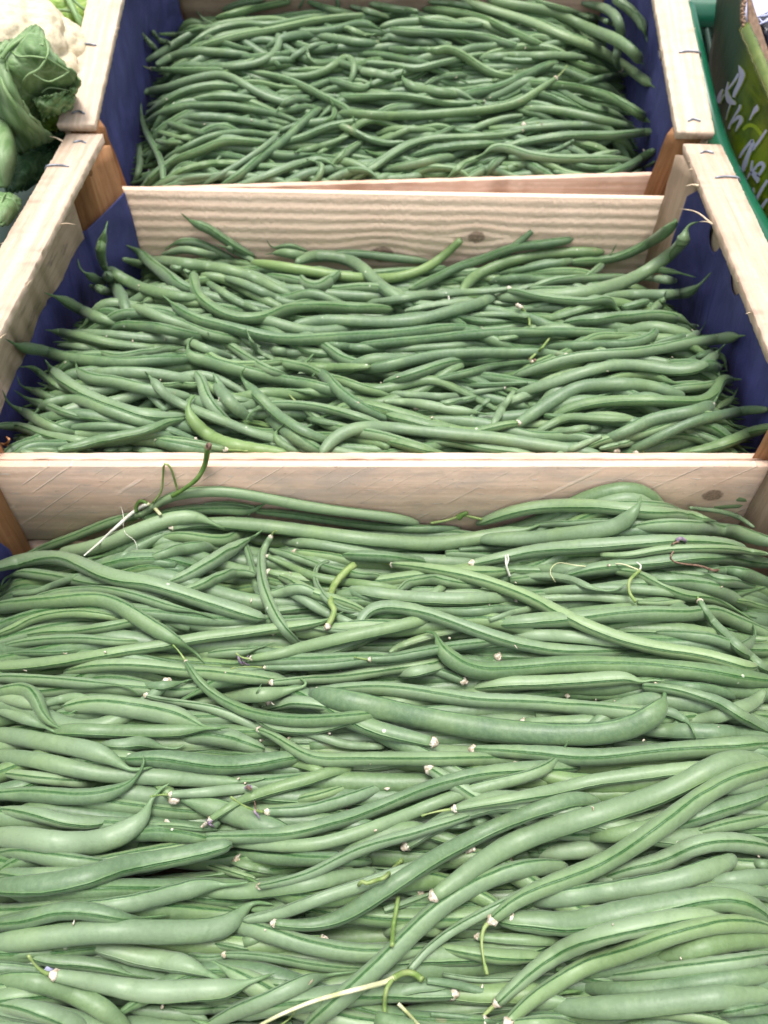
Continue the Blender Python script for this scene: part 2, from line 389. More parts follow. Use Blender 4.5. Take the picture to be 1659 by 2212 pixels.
F_mid = Frame(cam_pt(0.0055, -0.2552, 0.651), 8.9, -1.9)
F_back = Frame(back_front + eyb * 0.297, ELB, -1.0)
D = 0.297
prs = np.random.default_rng(3)
def board(parent, name, mat, x, y, z, along, n=40, jit=0.0003, rnd=True, ch=0.0004, shift=None, parent_frame=None):
    """solid board between ranges x, y, z (crate-local); swept along one axis, edges a little uneven"""
    R3 = [x, y, z]; a = along; b, c = [k for k in range(3) if k != a]
    t = np.linspace(R3[a][0], R3[a][1], n)
    b0, b1 = R3[b]; c0, c1 = R3[c]
    prof = [(b0 + ch, c0), (b1 - ch, c0), (b1, c0 + ch), (b1, c1 - ch), (b1 - ch, c1), (b0 + ch, c1), (b0, c1 - ch), (b0, c0 + ch)]
    if a == 1: prof = prof[::-1]
    V = np.zeros((n, 8, 3))
    low = np.cumsum(prs.normal(0, 1, (n, 8, 2)), 0); low -= low.mean(0)
    low = low / (np.abs(low).max() + 1e-6)
    for k, (pb, pc) in enumerate(prof):
        V[:, k, a] = t; V[:, k, b] = pb; V[:, k, c] = pc
    V[:, :, b] += prs.normal(0, jit, (n, 8)) + low[..., 0] * jit * 1.6
    V[:, :, c] += prs.normal(0, jit, (n, 8)) + low[..., 1] * jit * 1.6
    if shift is not None: V += shift(V)
    off = prs.uniform(-1, 1, 3) * np.array([0.4, 0.4, 0.4]) if rnd else np.zeros(3)
    o = mesh_obj(name, V.reshape(-1, 3), topo(n, 8), mat, parent, off, smooth=False)
    return o
def prism(parent, name, mat, tri, z0, z1, n=14, jit=0.0003, taper=None):
    V = np.zeros((n, 3, 3)); zz = np.linspace(z0, z1, n)
    for k, (px, py) in enumerate(tri):
        V[:, k, 0] = px; V[:, k, 1] = py; V[:, k, 2] = zz
    V[:, :, :2] += prs.normal(0, jit, (n, 3, 2))
    if taper is not None: V += taper(V)
    off = prs.uniform(-.3, .3, 3)
    return mesh_obj(name, V.reshape(-1, 3), topo(n, 3), mat, parent, off, smooth=False)
def staple(parent, pts, r=0.0008):
    P = catmull(pts, 16)
    return tube_obj('staple', P, r, M['wire'], parent, P[0], 6)
def splinter(parent, p, q, r=0.0007, bend=0.002):
    p, q = np.array(p), np.array(q); mid = (p + q) / 2 + np.array([0, 0, bend])
    P = catmull([p, mid, q], 8)
    return tube_obj('splinter', P, np.linspace(r, r * 0.15, 8), M['splinter'], parent, p, 5)
def crate(F, label, group, rail_z, which):
    root = empty('vegetable_crate', (0, 0, 0), label, 'crate', group)
    root.matrix_world = F.mat()
    zt = rail_z
    # floor of the crate: five boards
    for k in range(5):
        board(root, 'bottom_board', M['plain'], (-0.24, 0.24), (-D + 0.008 + k * 0.058, -D + 0.060 + k * 0.058), (-0.116, -0.110), 0, 8)
    fx = -0.2
    # long sides
    if which == 'near':
        board(root, 'side_board', M['sawn'], (-0.2255, 0.2255), (0.0, 0.0052), (-0.066, 0.0), 0, 80, 0.00002, rnd=False)
        board(root, 'side_board', M['sawn'], (-0.2255, 0.2255), (0.0008, 0.0055), (-0.110, -0.0675), 0, 50, 0.0004, rnd=False)
    elif which == 'mid':
        board(root, 'side_board', M['ridged'], (-0.224, 0.224), (0.0, 0.0058), (-0.110, 0.0), 0, 80, 0.00002, rnd=False)
    else:
        board(root, 'side_board', M['plain'], (-0.224, 0.224), (0.0, 0.0058), (-0.110, 0.0), 0, 40, 0.0002)
    lean = (lambda V: np.stack([0 * V[..., 0], 0.0335 * V[..., 0] - 0.036 * V[..., 2] + 0.0006, 0 * V[..., 0]], -1)) if which == 'mid' else (lambda V: np.stack([0 * V[..., 0], 0.006 * (V[..., 0] / 0.224) , 0.0065 * (V[..., 0] / 0.224) - 0.004], -1)) if which == 'back' else None
    if which == 'near':
        board(root, 'side_board', M['plain'], (-0.224, 0.224), (-D, -D + 0.0055), (-0.110, 0.0), 0, 60, 0.0003)
    else:
        board(root, 'side_board', M['edge'], (-0.224, 0.224), ((-D + 0.0070, -D + 0.0120) if which == 'mid' else (-D, -D + 0.0042)), (-0.110, 0.0), 0, 80, 0.00018, shift=lean)
    # short sides: upper board, lower board, rail on top
    for s in (-1, 1):
        xs = sorted((s * 0.2452, s * 0.2503))
        zb = -0.0095; ye = 0.014 if which == 'mid' and s == 1 else 0.004
        if which == 'mid' and s == -1: xs, zb = [-0.2500, -0.2428], -0.0150
        if not (s == 1 and which == 'mid'):
            wav = lambda V: np.stack([0 * V[..., 0], 0 * V[..., 0], np.where(V[..., 2] < 0.01, 0.003 * np.sin(V[..., 1] * 31) + 0.0018 * np.sin(V[..., 1] * 83 + 1), 0)], -1)
            board(root, 'end_board', M['weathered'], xs, (-D + 0.004, -0.003), (zb, zt - 0.0062), 1, 46, 0.0004, shift=wav)
        else:
            board(root, 'end_board', M['weathered'], xs, (-D + ye, -0.003), (-0.022, 0.0365), 1, 30, 0.0004)
        xl = sorted((s * 0.2490, s * 0.2540))
        board(root, 'end_board', M['plain'], xl, (-D + ye, -0.003), (-0.105, -0.030), 1, 20, 0.0004)
        xr = sorted((s * 0.2225, s * 0.2510))
        y0 = {'near': -D - 0.004, 'mid': -D + (0.013 if s == 1 else 0.002), 'back': -D + 0.000}[which]; y1 = 0.004 if which != 'mid' else 0.0045
        board(root, 'rail', M['rail_pink' if which == 'mid' else 'rail'], xr, (y0, y1), (zt - 0.0060, zt), 1, 120, 0.00017)
        # corner posts, triangular in plan
        for (yb, yd) in ((0.0 - 0.0004, -1), (-D + 0.0010 + ye, 1)):
            leg = 0.016 if which == 'near' else 0.040
            tri = [(s * 0.2449, yb), (s * (0.2170 if which != 'near' else 0.2225), yb), (s * 0.2449, yb + yd * leg)]
            if s * yd > 0: tri = tri[::-1]
            mt = M['post_orange'] if (s == -1 and which != 'back') else M['post_pale'] if which == 'mid' else M['post_orange']
            if yd == 1 and s == 1: mt = M['post_orange']
            if which == 'near' and s == 1: mt = M['post_pale']
            prism(root, 'corner_post', mt, tri, -0.108, zt - 0.0064)
        # staples across the rail
        for yy in (-0.046, -D + 0.05) if which == 'mid' else (-0.09, -D + 0.088):
            x0, x1 = s * 0.2355, s * 0.2520
            staple(root, [(x0, yy, zt - 0.001), (x0, yy, zt + 0.0006), ((x0 + x1) / 2, yy + 0.001, zt + 0.0010), (x1 - s * 0.0005, yy, zt + 0.0004), (x1 + s * 0.0006, yy - 0.001, zt - 0.004)])
        for yy in (-0.010, -D + 0.012):
            staple(root, [(s * 0.2320, yy, zt - 0.001), (s * 0.2325, yy, zt + 0.0005), (s * 0.2365, yy + 0.0018, zt + 0.0008), (s * 0.2410, yy, zt + 0.0005), (s * 0.2412, yy, zt - 0.001)])
        rngs = random.Random(which + str(s))
        for k in range(9):
            yy = rngs.uniform(-D, 0); ins = rngs.random() < 0.6
            x0 = s * (0.2225 if ins else 0.2510); x1 = x0 - s * rngs.uniform(0.0012, 0.0035) * (1 if ins else -1)
            splinter(root, (x0 + (s if ins else -s) * 0.0005, yy, zt - 0.003), (x1, yy + rngs.uniform(-0.006, 0.006), zt - rngs.uniform(-0.001, 0.004)), 0.0005, 0.0005)
    return root
C_near = crate(F_near, 'nearest pine crate, full of the largest beans, its back board scored with diagonal saw marks', 'wooden crates in a row', 0.043, 'near')
C_mid = crate(F_mid, 'middle pine crate with a ridged knotty back board and blue paper at both ends', 'wooden crates in a row', 0.043, 'mid')
C_back = crate(F_back, 'farthest pine crate, tilted up behind the middle one, cut by the top of the picture', 'wooden crates in a row', 0.050, 'back')
# long splinters hanging off the right rail of the middle crate, frayed wood on the left one
splinter(C_mid, (0.2228, -0.052, 0.040), (0.2150, -0.047, 0.037), 0.0011, 0.001)
splinter(C_mid, (0.2225, -0.098, 0.038), (0.2060, -0.074, 0.035), 0.0008, 0.003)
splinter(C_mid, (0.2225, -0.100, 0.039), (0.2150, -0.094, 0.037), 0.0006, 0.001)
splinter(C_mid, (-0.2225, -0.115, 0.039), (-0.2110, -0.117, 0.040), 0.0005, 0.001)
splinter(C_mid, (-0.2500, -0.008, 0.043), (-0.2620, -0.004, 0.045), 0.0009, 0.001)
# oval handle hole edge with dark recess on the orange post (a knot in the photo): part of the middle crate
def disc(F, c, n, u, a, b, mat, name, parent, dome=0.0):
    n, u = np.array(n, float), np.array(u, float); n /= np.linalg.norm(n); u /= np.linalg.norm(u); v = np.cross(n, u)
    V = [np.array(c) + n * dome]; K = 24
    for k in range(K): V.append(np.array(c) + u * a * math.cos(k / K * 2 * math.pi) + v * b * math.sin(k / K * 2 * math.pi))
    f = [(0, k + 1, (k + 1) % K + 1) for k in range(K)]
    return mesh_obj(name, V, f, mat, parent, c, True)
M['knot'] = simple_mat('knot_wood', (0.16, 0.060, 0.022), (0.26, 0.11, 0.045), 260, 0.6)
disc(F_mid, (-0.2312, -0.0190, 0.0250), (0.871, -0.492, 0.0), (0, 0, 1), 0.0085, 0.0052, M['knot'], 'knot', C_mid, 0.0009)

# ------------------------------------------------------------------ blue paper linings
def sheet(name, F, path, ztop, zbot, label, holes=(), edge=None, nu=150, nv=60, amp=0.0012, group=None, seed=0, lean=0.0):
    """paper lining standing along a plan path; holes = (s along path m, z, ru, rv)"""
    P = catmull([(x, y, 0) for x, y in path], nu)
    s = np.concatenate([[0], np.cumsum(np.linalg.norm(np.diff(P, axis=0), axis=1))])
    T, U, Bn = frames(P, np.array([0, 0, 1.0]))
    g = np.random.default_rng(seed)
    V = np.zeros((nu, nv, 3))
    zt = np.array([ztop(v) for v in s]); 
    ph = g.uniform(0, 6, 8)
    for j in range(nv):
        f = j / (nv - 1)
        z = zbot + (zt - zbot) * f
        wr = amp * (np.sin(s * 60 + ph[0] + z * 40) + 0.6 * np.sin(s * 145 + ph[1] - z * 90) + 0.5 * np.sin(s * 33 + z * 150 + ph[2]) + 0.35 * np.abs(np.sin(s * 85 - z * 60 + ph[3])) * 3)
        V[:, j] = P + Bn * (wr + lean * (1 - f))[:, None]; V[:, j, 2] = z
    keep = np.ones((nu, nv), bool)
    if edge is not None:
        for j in range(nv): keep[:, j] = edge(s, V[:, j, 2])
    for (hs, hz, ru, rv) in holes:
        du = (s[:, None] - hs) / ru; dv = (V[:, :, 2] - hz) / rv
        d = np.sqrt(du ** 2 + dv ** 2)
        ins = d < 1; keep &= ~ins
        ring = (d >= 1) & (d < 1.18)      # pull the rim onto a clean oval
        ii = np.where(ring)
        for a, b in zip(*ii):
            k = 1 / d[a, b]
            V[a, b, 2] = hz + (V[a, b, 2] - hz) * k
            sa = hs + (s[a] - hs) * k
            V[a, b, 0] = np.interp(sa, s, V[:, b, 0]); V[a, b, 1] = np.interp(sa, s, V[:, b, 1])
    idx = -np.ones((nu, nv), int); idx[keep] = np.arange(keep.sum())
    faces = []
    for i in range(nu - 1):
        for j in range(nv - 1):
            q = (idx[i, j], idx[i + 1, j], idx[i + 1, j + 1], idx[i, j + 1])
            if min(q) >= 0: faces.append(q)
    o = mesh_obj(name, F.w(V[keep]), faces, M['paper'], None, F.w(V[nu // 2, 0]), True)
    md = o.modifiers.new('thick', 'SOLIDIFY'); md.thickness = 0.0003; md.offset = 0
    return tag(o, label, 'paper', group)
G = 'blue paper linings of the crates'
sheet('paper_lining', F_mid, [(-0.2465, -0.29), (-0.2465, -0.15), (-0.2450, -0.052), (-0.2385, -0.038), (-0.2270, -0.020), (-0.2145, -0.004)],
      lambda s: (0.000 if s < 0.245 else -0.015 + (s - 0.245) * 0.30), -0.10, 'blue paper lining along the left end of the middle crate, tucked under the stained board', group=G, seed=1, amp=0.0007)
sheet('paper_lining', F_mid, [(0.2432, -0.29), (0.2430, -0.15), (0.2425, -0.055), (0.2345, -0.030), (0.2275, -0.021)],
      lambda s: 0.0345 - max(0, s - 0.255) * 1.1, -0.10, 'blue paper lining with oval punched holes at the right end of the middle crate', holes=[(0.228, 0.0060, 0.0115, 0.0105), (0.168, 0.0095, 0.0120, 0.0085), (0.09, 0.012, 0.010, 0.007)],
      group=G, seed=2, amp=0.0006, nu=220, nv=110)
sheet('paper_lining', F_back, [(-0.2420, -0.287), (-0.2400, -0.2), (-0.2410, -0.1), (-0.2310, -0.03), (-0.2170, -0.008)],
      lambda s: 0.0435, -0.10, 'blue paper lining standing against the left end of the farthest crate', group=G, seed=3, amp=0.0010, lean=0.003)
sheet('paper_lining', F_back, [(0.2420, -0.287), (0.2400, -0.2), (0.2410, -0.1), (0.2310, -0.03), (0.2170, -0.008)],
      lambda s: 0.0435, -0.10, 'blue paper lining with a curled hole at the right end of the farthest crate', holes=[(0.135, 0.020, 0.016, 0.018)], group=G, seed=4, amp=0.0009, lean=-0.003, nu=200, nv=90)
sheet('paper_lining', F_near, [(-0.2430, -0.29), (-0.2425, -0.10), (-0.2400, -0.04), (-0.2335, -0.0165), (-0.2272, -0.0125)],
      lambda s: -0.030 - max(0, s - 0.268) * 2.0, -0.10, 'blue paper lining just showing beside the orange corner post of the nearest crate', group=G, seed=5, amp=0.0007)

# ------------------------------------------------------------------ ground under the stall
def flat(name, z, size, mat):
    o = mesh_obj(name, [(-size, -size, z), (size, -size, z), (size, size, z), (-size, size, z)], [(0, 1, 2, 3)], mat, None, (0, 0, z), False)
    o['kind'] = 'structure'; return o
flat('ground', 0.0, 30, M['ground'])

# ------------------------------------------------------------------ things beside the crates
def patch(rows, nu=26, nv=26, bump=0.0, seed=0):
    """rows: grid of (px, py, depth) picture positions -> smooth sheet of world points"""
    Rr = np.array(rows, float)
    W = np.stack([catmull(r, nu) for r in Rr], 0)
    W = np.stack([catmull(W[:, k], nv) for k in range(nu)], 1)
    g = np.random.default_rng(seed)
    if bump:
        u = np.linspace(0, 1, nu)[None, :]; v = np.linspace(0, 1, nv)[:, None]
        b = sum(np.sin(u * g.uniform(4, 20) + v * g.uniform(-20, 20) + g.uniform(0, 6)) for _ in range(6)) / 6
        W[..., 2] += b * bump
        ru = np.abs(2 * u - 1) ** 6 + np.abs(2 * v - 1) ** 6
        W[..., 2] += ru * bump * 0.7 * np.sin(u * 37 + v * 29 + seed); W[..., 0] += ru * 260 * bump * np.sin(v * 41 + u * 23 + seed * 2); W[..., 1] += ru * 200 * bump * np.sin(u * 33 + seed)
    P = CAM + RX * ((W[..., 0] - 829.5) / FPX * W[..., 2])[..., None] - UP * ((W[..., 1] - 1106) / FPX * W[..., 2])[..., None] + FW * W[..., 2][..., None]
    return P
def patch_obj(name, rows, mat, parent, thick=0.0012, **kw):
    P = patch(rows, **kw); nv, nu = P.shape[:2]
    f = [(i * nu + j, i * nu + j + 1, (i + 1) * nu + j + 1, (i + 1) * nu + j) for i in range(nv - 1) for j in range(nu - 1)]
    o = mesh_obj(name, P.reshape(-1, 3), f, mat, parent, P[0, 0] if parent is None else None, True)
    md = o.modifiers.new('thick', 'SOLIDIFY'); md.thickness = thick; md.offset = -1
    return o
def at3(pts): return np.array([at(*p) for p in pts])
def vein(pts, r0, r1, parent, mat=None, name='vein', n=24, S=6):
    P = catmull(at3(pts), n)
    return tube_obj(name, P, np.linspace(r0, r1, n), mat or M['rib'], parent, None, S)

# cauliflower with its leaves, left
cau = empty('cauliflower', at(40, 150, 0.70), 'white cauliflower head in green leaves, top left beside the farthest crate', 'cauliflower')
def rel(o, root):   # children of an Empty placed away from the origin: keep the world position
    o.location = tuple(Vector(o.location) - root.location) if o.location.length else tuple(-root.location); return o
def curd(center, rad, squash, seed):
    g = np.random.default_rng(seed)
    n = 9000; k = np.arange(n) + 0.5
    import bmesh
    bm = bmesh.new(); bmesh.ops.create_icosphere(bm, subdivisions=6, radius=1.0)
    V = np.array([v.co[:] for v in bm.verts]); Fc = [tuple(v.index for v in f.verts) for f in bm.faces]; bm.free()
    def fib(m, jit):
        i = np.arange(m) + 0.5; ph = np.arccos(1 - 2 * i / m); th = np.pi * (1 + 5 ** 0.5) * i
        q = np.stack([np.cos(th) * np.sin(ph), np.sin(th) * np.sin(ph), np.cos(ph)], 1) + g.normal(0, jit, (m, 3))
        return q / np.linalg.norm(q, axis=1)[:, None]
    def nearest(Q, m=1):
        out = np.empty(len(V))
        for a in range(0, len(V), 2000): out[a:a + 2000] = np.sqrt(np.maximum(0, 2 - 2 * (V[a:a + 2000] @ Q.T).max(1)))
        return out
    d1 = nearest(fib(70, 0.09)); d2 = nearest(fib(620, 0.035)); d3 = nearest(fib(3600, 0.015))
    h = 0.20 * np.sqrt(np.maximum(0, 1 - (d1 / 0.33) ** 2)) + 0.060 * np.sqrt(np.maximum(0, 1 - (d2 / 0.11) ** 2)) + 0.022 * np.sqrt(np.maximum(0, 1 - (d3 / 0.046) ** 2))
    P = V * (0.80 + h)[:, None] * rad * np.array([1, 1, squash])
    return P + center, Fc
cc = at(22, 158, 0.665)
v_, f_ = curd(cc, 0.066, 0.86, 5)
rel(mesh_obj('curd', v_, f_, M['curd'], cau), cau)
def lf(name, rows, mat, **kw): return rel(patch_obj(name, rows, mat, cau, **kw), cau)
def vn(pts, r0, r1, mat=None, name='vein'): return rel(vein(pts, r0, r1, cau, mat, name), cau)
lf('leaf', [[(60, 64, .600), (68, 57, .598), (79, 56, .598), (88, 62, .600)],
            [(5, 112, .585), (42, 98, .575), (82, 96, .575), (118, 116, .590)],
            [(-4, 165, .580), (38, 152, .580), (90, 140, .580), (172, 168, .600)],
            [(30, 235, .600), (62, 222, .605), (105, 205, .610), (168, 190, .615)],
            [(60, 285, .625), (85, 262, .635), (118, 235, .64), (160, 205, .64)]], M['leaf'], bump=0.004, seed=1, nu=60, nv=60)
lf('leaf', [[(-60, 88, .60), (-30, 90, .595), (0, 92, .595), (30, 86, .60)], [(-60, 130, .58), (-30, 125, .575), (-5, 122, .575), (10, 112, .58)], [(-60, 190, .58), (-30, 190, .575), (-12, 180, .575), (0, 170, .58)]], M['leaf'], bump=0.004, seed=4)
vn([(72, 60, .597), (52, 80, .580), (22, 103, .574), (3, 130, .575), (0, 165, .578)], .0009, .0016)
vn([(88, 64, .597), (103, 100, .577), (102, 122, .573), (84, 150, .574), (60, 163, .577), (48, 188, .590), (52, 230, .602)], .0007, .0011)
vn([(22, 108, .576), (40, 122, .573), (68, 122, .571), (98, 126, .572)], .0007, .0008)
vn([(55, 78, .580), (75, 92, .576), (95, 98, .577)], .0007, .0005)
vn([(70, 160, .577), (103, 176, .580), (128, 168, .583), (148, 156, .588)], .0007, .0006)
vn([(100, 125, .573), (125, 140, .580), (150, 155, .586)], .0007, .0005)
vn([(90, 200, .598), (105, 190, .598), (130, 192, .602), (160, 198, .606)], .0006, .0004)
lf('petiole', [[(-20, 120, .580), (-6, 122, .574), (3, 128, .573), (10, 140, .578)], [(-18, 200, .590), (8, 198, .578), (28, 200, .577), (42, 215, .586)], [(6, 262, .604), (32, 262, .594), (58, 258, .593), (82, 262, .602)], [(40, 330, .64), (62, 322, .625), (88, 310, .622), (118, 300, .635)]], M['leaf_stem'], thick=.002, bump=.003, seed=31)
vn([(0, 160, .574), (12, 195, .574), (36, 235, .583), (62, 275, .600), (80, 300, .618)], .0013, .0024, M['rib'])
vn([(18, 205, .575), (22, 230, .582), (40, 262, .592)], .0006, .0010, M['leaf_stem'])
lf('leaf', [[(70, 215, .60), (100, 205, .597), (130, 200, .60), (166, 186, .61)], [(82, 235, .605), (108, 226, .600), (132, 222, .603), (160, 215, .615)], [(92, 262, .62), (114, 250, .615), (134, 243, .617), (156, 236, .625)]], M['leaf'], bump=.006, seed=33)
lf('leaf', [[(48, -30, .70), (90, -40, .70), (140, -50, .70), (230, -60, .70)], [(58, 5, .695), (100, 5, .69), (150, 5, .69), (225, 0, .70)], [(84, 20, .70), (118, 35, .69), (160, 45, .69), (220, 50, .70)], [(110, 45, .71), (140, 60, .70), (170, 85, .70), (215, 110, .71)]], M['leaf_yellow'], bump=.004, seed=7)
vn([(138, -20, .684), (156, 15, .676), (172, 48, .676), (192, 78, .682)], .0030, .0022)
vn([(96, 26, .684), (125, 22, .680), (155, 24, .680)], .0014, .0012)
vn([(150, -10, .680), (175, 15, .680), (198, 30, .685)], .0016, .0010)
vn([(160, 25, .676), (178, 45, .677), (200, 95, .685)], .0018, .0012)
lf('leaf', [[(186, 34, .70), (205, 20, .70), (225, 10, .70)], [(182, 60, .70), (200, 55, .69), (225, 50, .70)], [(176, 130, .71), (190, 110, .70), (215, 100, .71)]], M['leaf_yellow'], bump=.002, seed=9)
lf('leaf', [[(50, 210, .66), (90, 195, .65), (130, 195, .65), (175, 190, .66)], [(55, 240, .645), (95, 225, .635), (135, 225, .635), (170, 225, .65)], [(60, 275, .65), (95, 285, .64), (130, 280, .64), (150, 275, .66)]], M['leaf_yellow'], bump=.008, seed=11)
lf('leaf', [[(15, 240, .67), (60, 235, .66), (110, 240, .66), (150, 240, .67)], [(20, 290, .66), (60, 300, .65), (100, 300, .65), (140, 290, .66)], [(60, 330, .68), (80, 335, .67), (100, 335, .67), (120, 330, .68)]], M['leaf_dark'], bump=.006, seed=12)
# a second plant lower down, only its outer leaves in view
cau2 = empty('cabbage', at(-20, 400, 0.62), 'pale ribbed cabbage leaves at the left edge, half hidden below the cauliflower', 'cabbage')
def lf2(name, rows, mat, **kw): o = patch_obj(name, rows, mat, cau2, **kw); return rel(o, cau2)
lf2('leaf', [[(-30, 262, .62), (-8, 262, .60), (12, 270, .60), (22, 285, .615)], [(-30, 330, .60), (-5, 330, .575), (18, 330, .578), (27, 338, .60)], [(-30, 410, .60), (-8, 408, .580), (8, 402, .582), (16, 390, .60)]], M['leaf_stem'], thick=.003)
lf2('leaf', [[(-40, 408, .57), (0, 418, .56), (25, 420, .565), (44, 432, .575)], [(-40, 440, .55), (0, 445, .545), (22, 448, .550), (40, 452, .565)], [(-40, 490, .54), (-10, 490, .54), (5, 488, .545), (18, 485, .56)]], M['leaf'], bump=.002, seed=14)
for pts in ([(-10, 470, .540), (8, 450, .544), (36, 446, .560)], [(-10, 470, .540), (5, 430, .548), (12, 418, .558)], [(-10, 470, .540), (10, 466, .545), (30, 460, .556)]):
    rel(vein(pts, .0011, .0005, cau2), cau2)
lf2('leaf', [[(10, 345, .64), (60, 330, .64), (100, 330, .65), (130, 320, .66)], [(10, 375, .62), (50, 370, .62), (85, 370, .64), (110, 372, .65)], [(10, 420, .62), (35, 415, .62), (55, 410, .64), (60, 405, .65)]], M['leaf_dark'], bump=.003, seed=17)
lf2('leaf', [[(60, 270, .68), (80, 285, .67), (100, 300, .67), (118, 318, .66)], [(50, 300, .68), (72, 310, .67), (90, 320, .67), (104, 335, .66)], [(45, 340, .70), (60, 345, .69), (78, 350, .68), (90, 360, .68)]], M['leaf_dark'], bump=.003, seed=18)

# green plastic crate holding them (floor, rear wall, near wall)
def slab(parent, name, mat, corners, thick):
    """four world corners, thickened along the normal"""
    c = np.array(corners, float); n = np.cross(c[1] - c[0], c[3] - c[0]); n /= np.linalg.norm(n)
    V = np.vstack([c, c + n * thick]); f = [(3, 2, 1, 0), (4, 5, 6, 7), (0, 1, 5, 4), (1, 2, 6, 5), (2, 3, 7, 6), (3, 0, 4, 7)]
    o = mesh_obj(name, V, f, mat, parent, None, False)
    md = o.modifiers.new('bevel', 'BEVEL'); md.width = min(0.002, abs(thick) * 0.3); md.segments = 2
    return o
gc = empty('plastic_crate', F_back.w((-0.40, -0.15, -0.08)), 'green plastic crate holding the cauliflower, left of the wooden crates', 'plastic crate', 'green plastic crates')
Fw = F_back.w
def gslab(p, root, mat, th, name): return rel(slab(root, name, mat, [Fw(q) for q in p], th), root)
gslab([(-0.8, -1.0, -0.10), (-0.256, -1.0, -0.10), (-0.256, 0.10, -0.10), (-0.8, 0.10, -0.10)], gc, M['shaded_plastic'], 0.004, 'floor')
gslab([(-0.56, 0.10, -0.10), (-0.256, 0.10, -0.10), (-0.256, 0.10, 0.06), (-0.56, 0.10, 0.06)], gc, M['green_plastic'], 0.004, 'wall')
gslab([(-0.256, -0.60, -0.10), (-0.256, -0.60, -0.005), (-0.256, 0.10, -0.005), (-0.256, 0.10, -0.10)], gc, M['shaded_plastic'], -0.003, 'wall')
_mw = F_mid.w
rel(slab(gc, 'wall', M['shaded_plastic'], [_mw(q) for q in [(-0.262, -0.45, -0.16), (-0.262, -0.45, 0.0), (-0.262, 0.03, 0.0), (-0.262, 0.03, -0.16)]], -0.003), gc)
rel(slab(gc, 'floor', M['shaded_plastic'], [_mw(q) for q in [(-0.8, -0.7, -0.16), (-0.262, -0.7, -0.16), (-0.262, 0.12, -0.16), (-0.8, 0.12, -0.16)]], 0.004), gc)
tg = tag(mesh_obj('paper_tag', *(lambda c: (np.vstack([c, c + FW * 0.0006]), [(0, 1, 2, 3), (7, 6, 5, 4), (0, 4, 5, 1), (1, 5, 6, 2), (2, 6, 7, 3), (3, 7, 4, 0)]))(np.array([at(131, 242, .645), at(150, 246, .640), at(150, 282, .640), at(139, 281, .645)])), M['tagwhite'], None, at(139, 281, .645), False),
    'small pale blue tag sticking out beside the left rail, under the cauliflower', 'tag')

# right: green plastic crate, printed cardboard box standing in it, bag behind
gr = empty('plastic_crate', F_mid.w((0.27, -0.15, 0.0)), 'glossy green plastic crate whose rim runs beside the right rails', 'plastic crate', 'green plastic crates')
def rim(pts, r, name='rim'):
    P = catmull(at3(pts), 40); T, U, Bn = frames(P, UP - FW * 0.2)
    prof = np.array([(-1.0, -0.55), (-0.75, 0.1), (-0.2, 0.42), (0.35, 0.40), (0.85, 0.05), (1.0, -0.6), (0.9, -2.2), (0.7, -2.2), (0.7, -0.6), (-0.7, -0.6), (-0.7, -2.2), (-0.9, -2.2)])
    V = P[:, None] + Bn[:, None] * (prof[None, :, 0:1] * r) + U[:, None] * (prof[None, :, 1:2] * r)
    return mesh_obj(name, V.reshape(-1, 3), topo(40, 12), M['green_plastic'], gr, None, True)
rel(rim([(1487, 10, .700), (1518, 150, .680), (1545, 262, .664), (1568, 330, .640), (1612, 420, .605), (1668, 520, .570), (1740, 640, .53)], 0.0076), gr)
rel(rim([(1480, 2, .735), (1530, 4, .735), (1600, 4, .735)], 0.011), gr)
rel(slab(gr, 'wall', M['shaded_plastic'], [at(1480, 28, .742), at(1640, 28, .742), at(1640, 260, .80), at(1480, 260, .80)], 0.004), gr)
rel(slab(gr, 'wall', M['shaded_plastic'], [at(1512, 20, .74), at(1556, 262, .70), at(1668, 560, .60), at(1640, 560, .70)], 0.004), gr)
bx = empty('cardboard_box', at(1640, 300, .66), 'dark green cardboard box with pale script lettering and a torn edge, far right', 'box')
# face of the box: a plane leaning out, from the rim up to the folded edge
face_uv = lambda px, py: at(px, py, FPX * 0.284 / (px - 829.5))
def bpatch(name, polys, mat, off, parent=bx, n=(14, 20), thick=None):
    return None
nu, nv = 16, 26
Lf = catmull([(1552, -20, 0), (1546, 60, 0), (1534, 150, 0), (1545, 262, 0), (1570, 330, 0), (1612, 420, 0), (1668, 520, 0)], nv)
Rt = catmull([(1604, -20, 0), (1606, 40, 0), (1620, 90, 0), (1655, 170, 0), (1700, 260, 0), (1760, 380, 0), (1820, 520, 0)], nv)
Pg = np.zeros((nv, nu, 3))
for i in range(nv):
    for j in range(nu):
        t = j / (nu - 1); q = Lf[i] * (1 - t) + Rt[i] * t; Pg[i, j] = face_uv(q[0], q[1])
bn = np.cross(Pg[5, 8] - Pg[15, 8], Pg[10, 12] - Pg[10, 3]); bn /= np.linalg.norm(bn)
if bn @ FW > 0: bn = -bn
fq = [(i * nu + j, i * nu + j + 1, (i + 1) * nu + j + 1, (i + 1) * nu + j) for i in range(nv - 1) for j in range(nu - 1)]
o = mesh_obj('side_panel', Pg.reshape(-1, 3), fq, M['printed'], bx, None, True); rel(o, bx)
md = o.modifiers.new('thick', 'SOLIDIFY'); md.thickness = 0.003; md.offset = 0
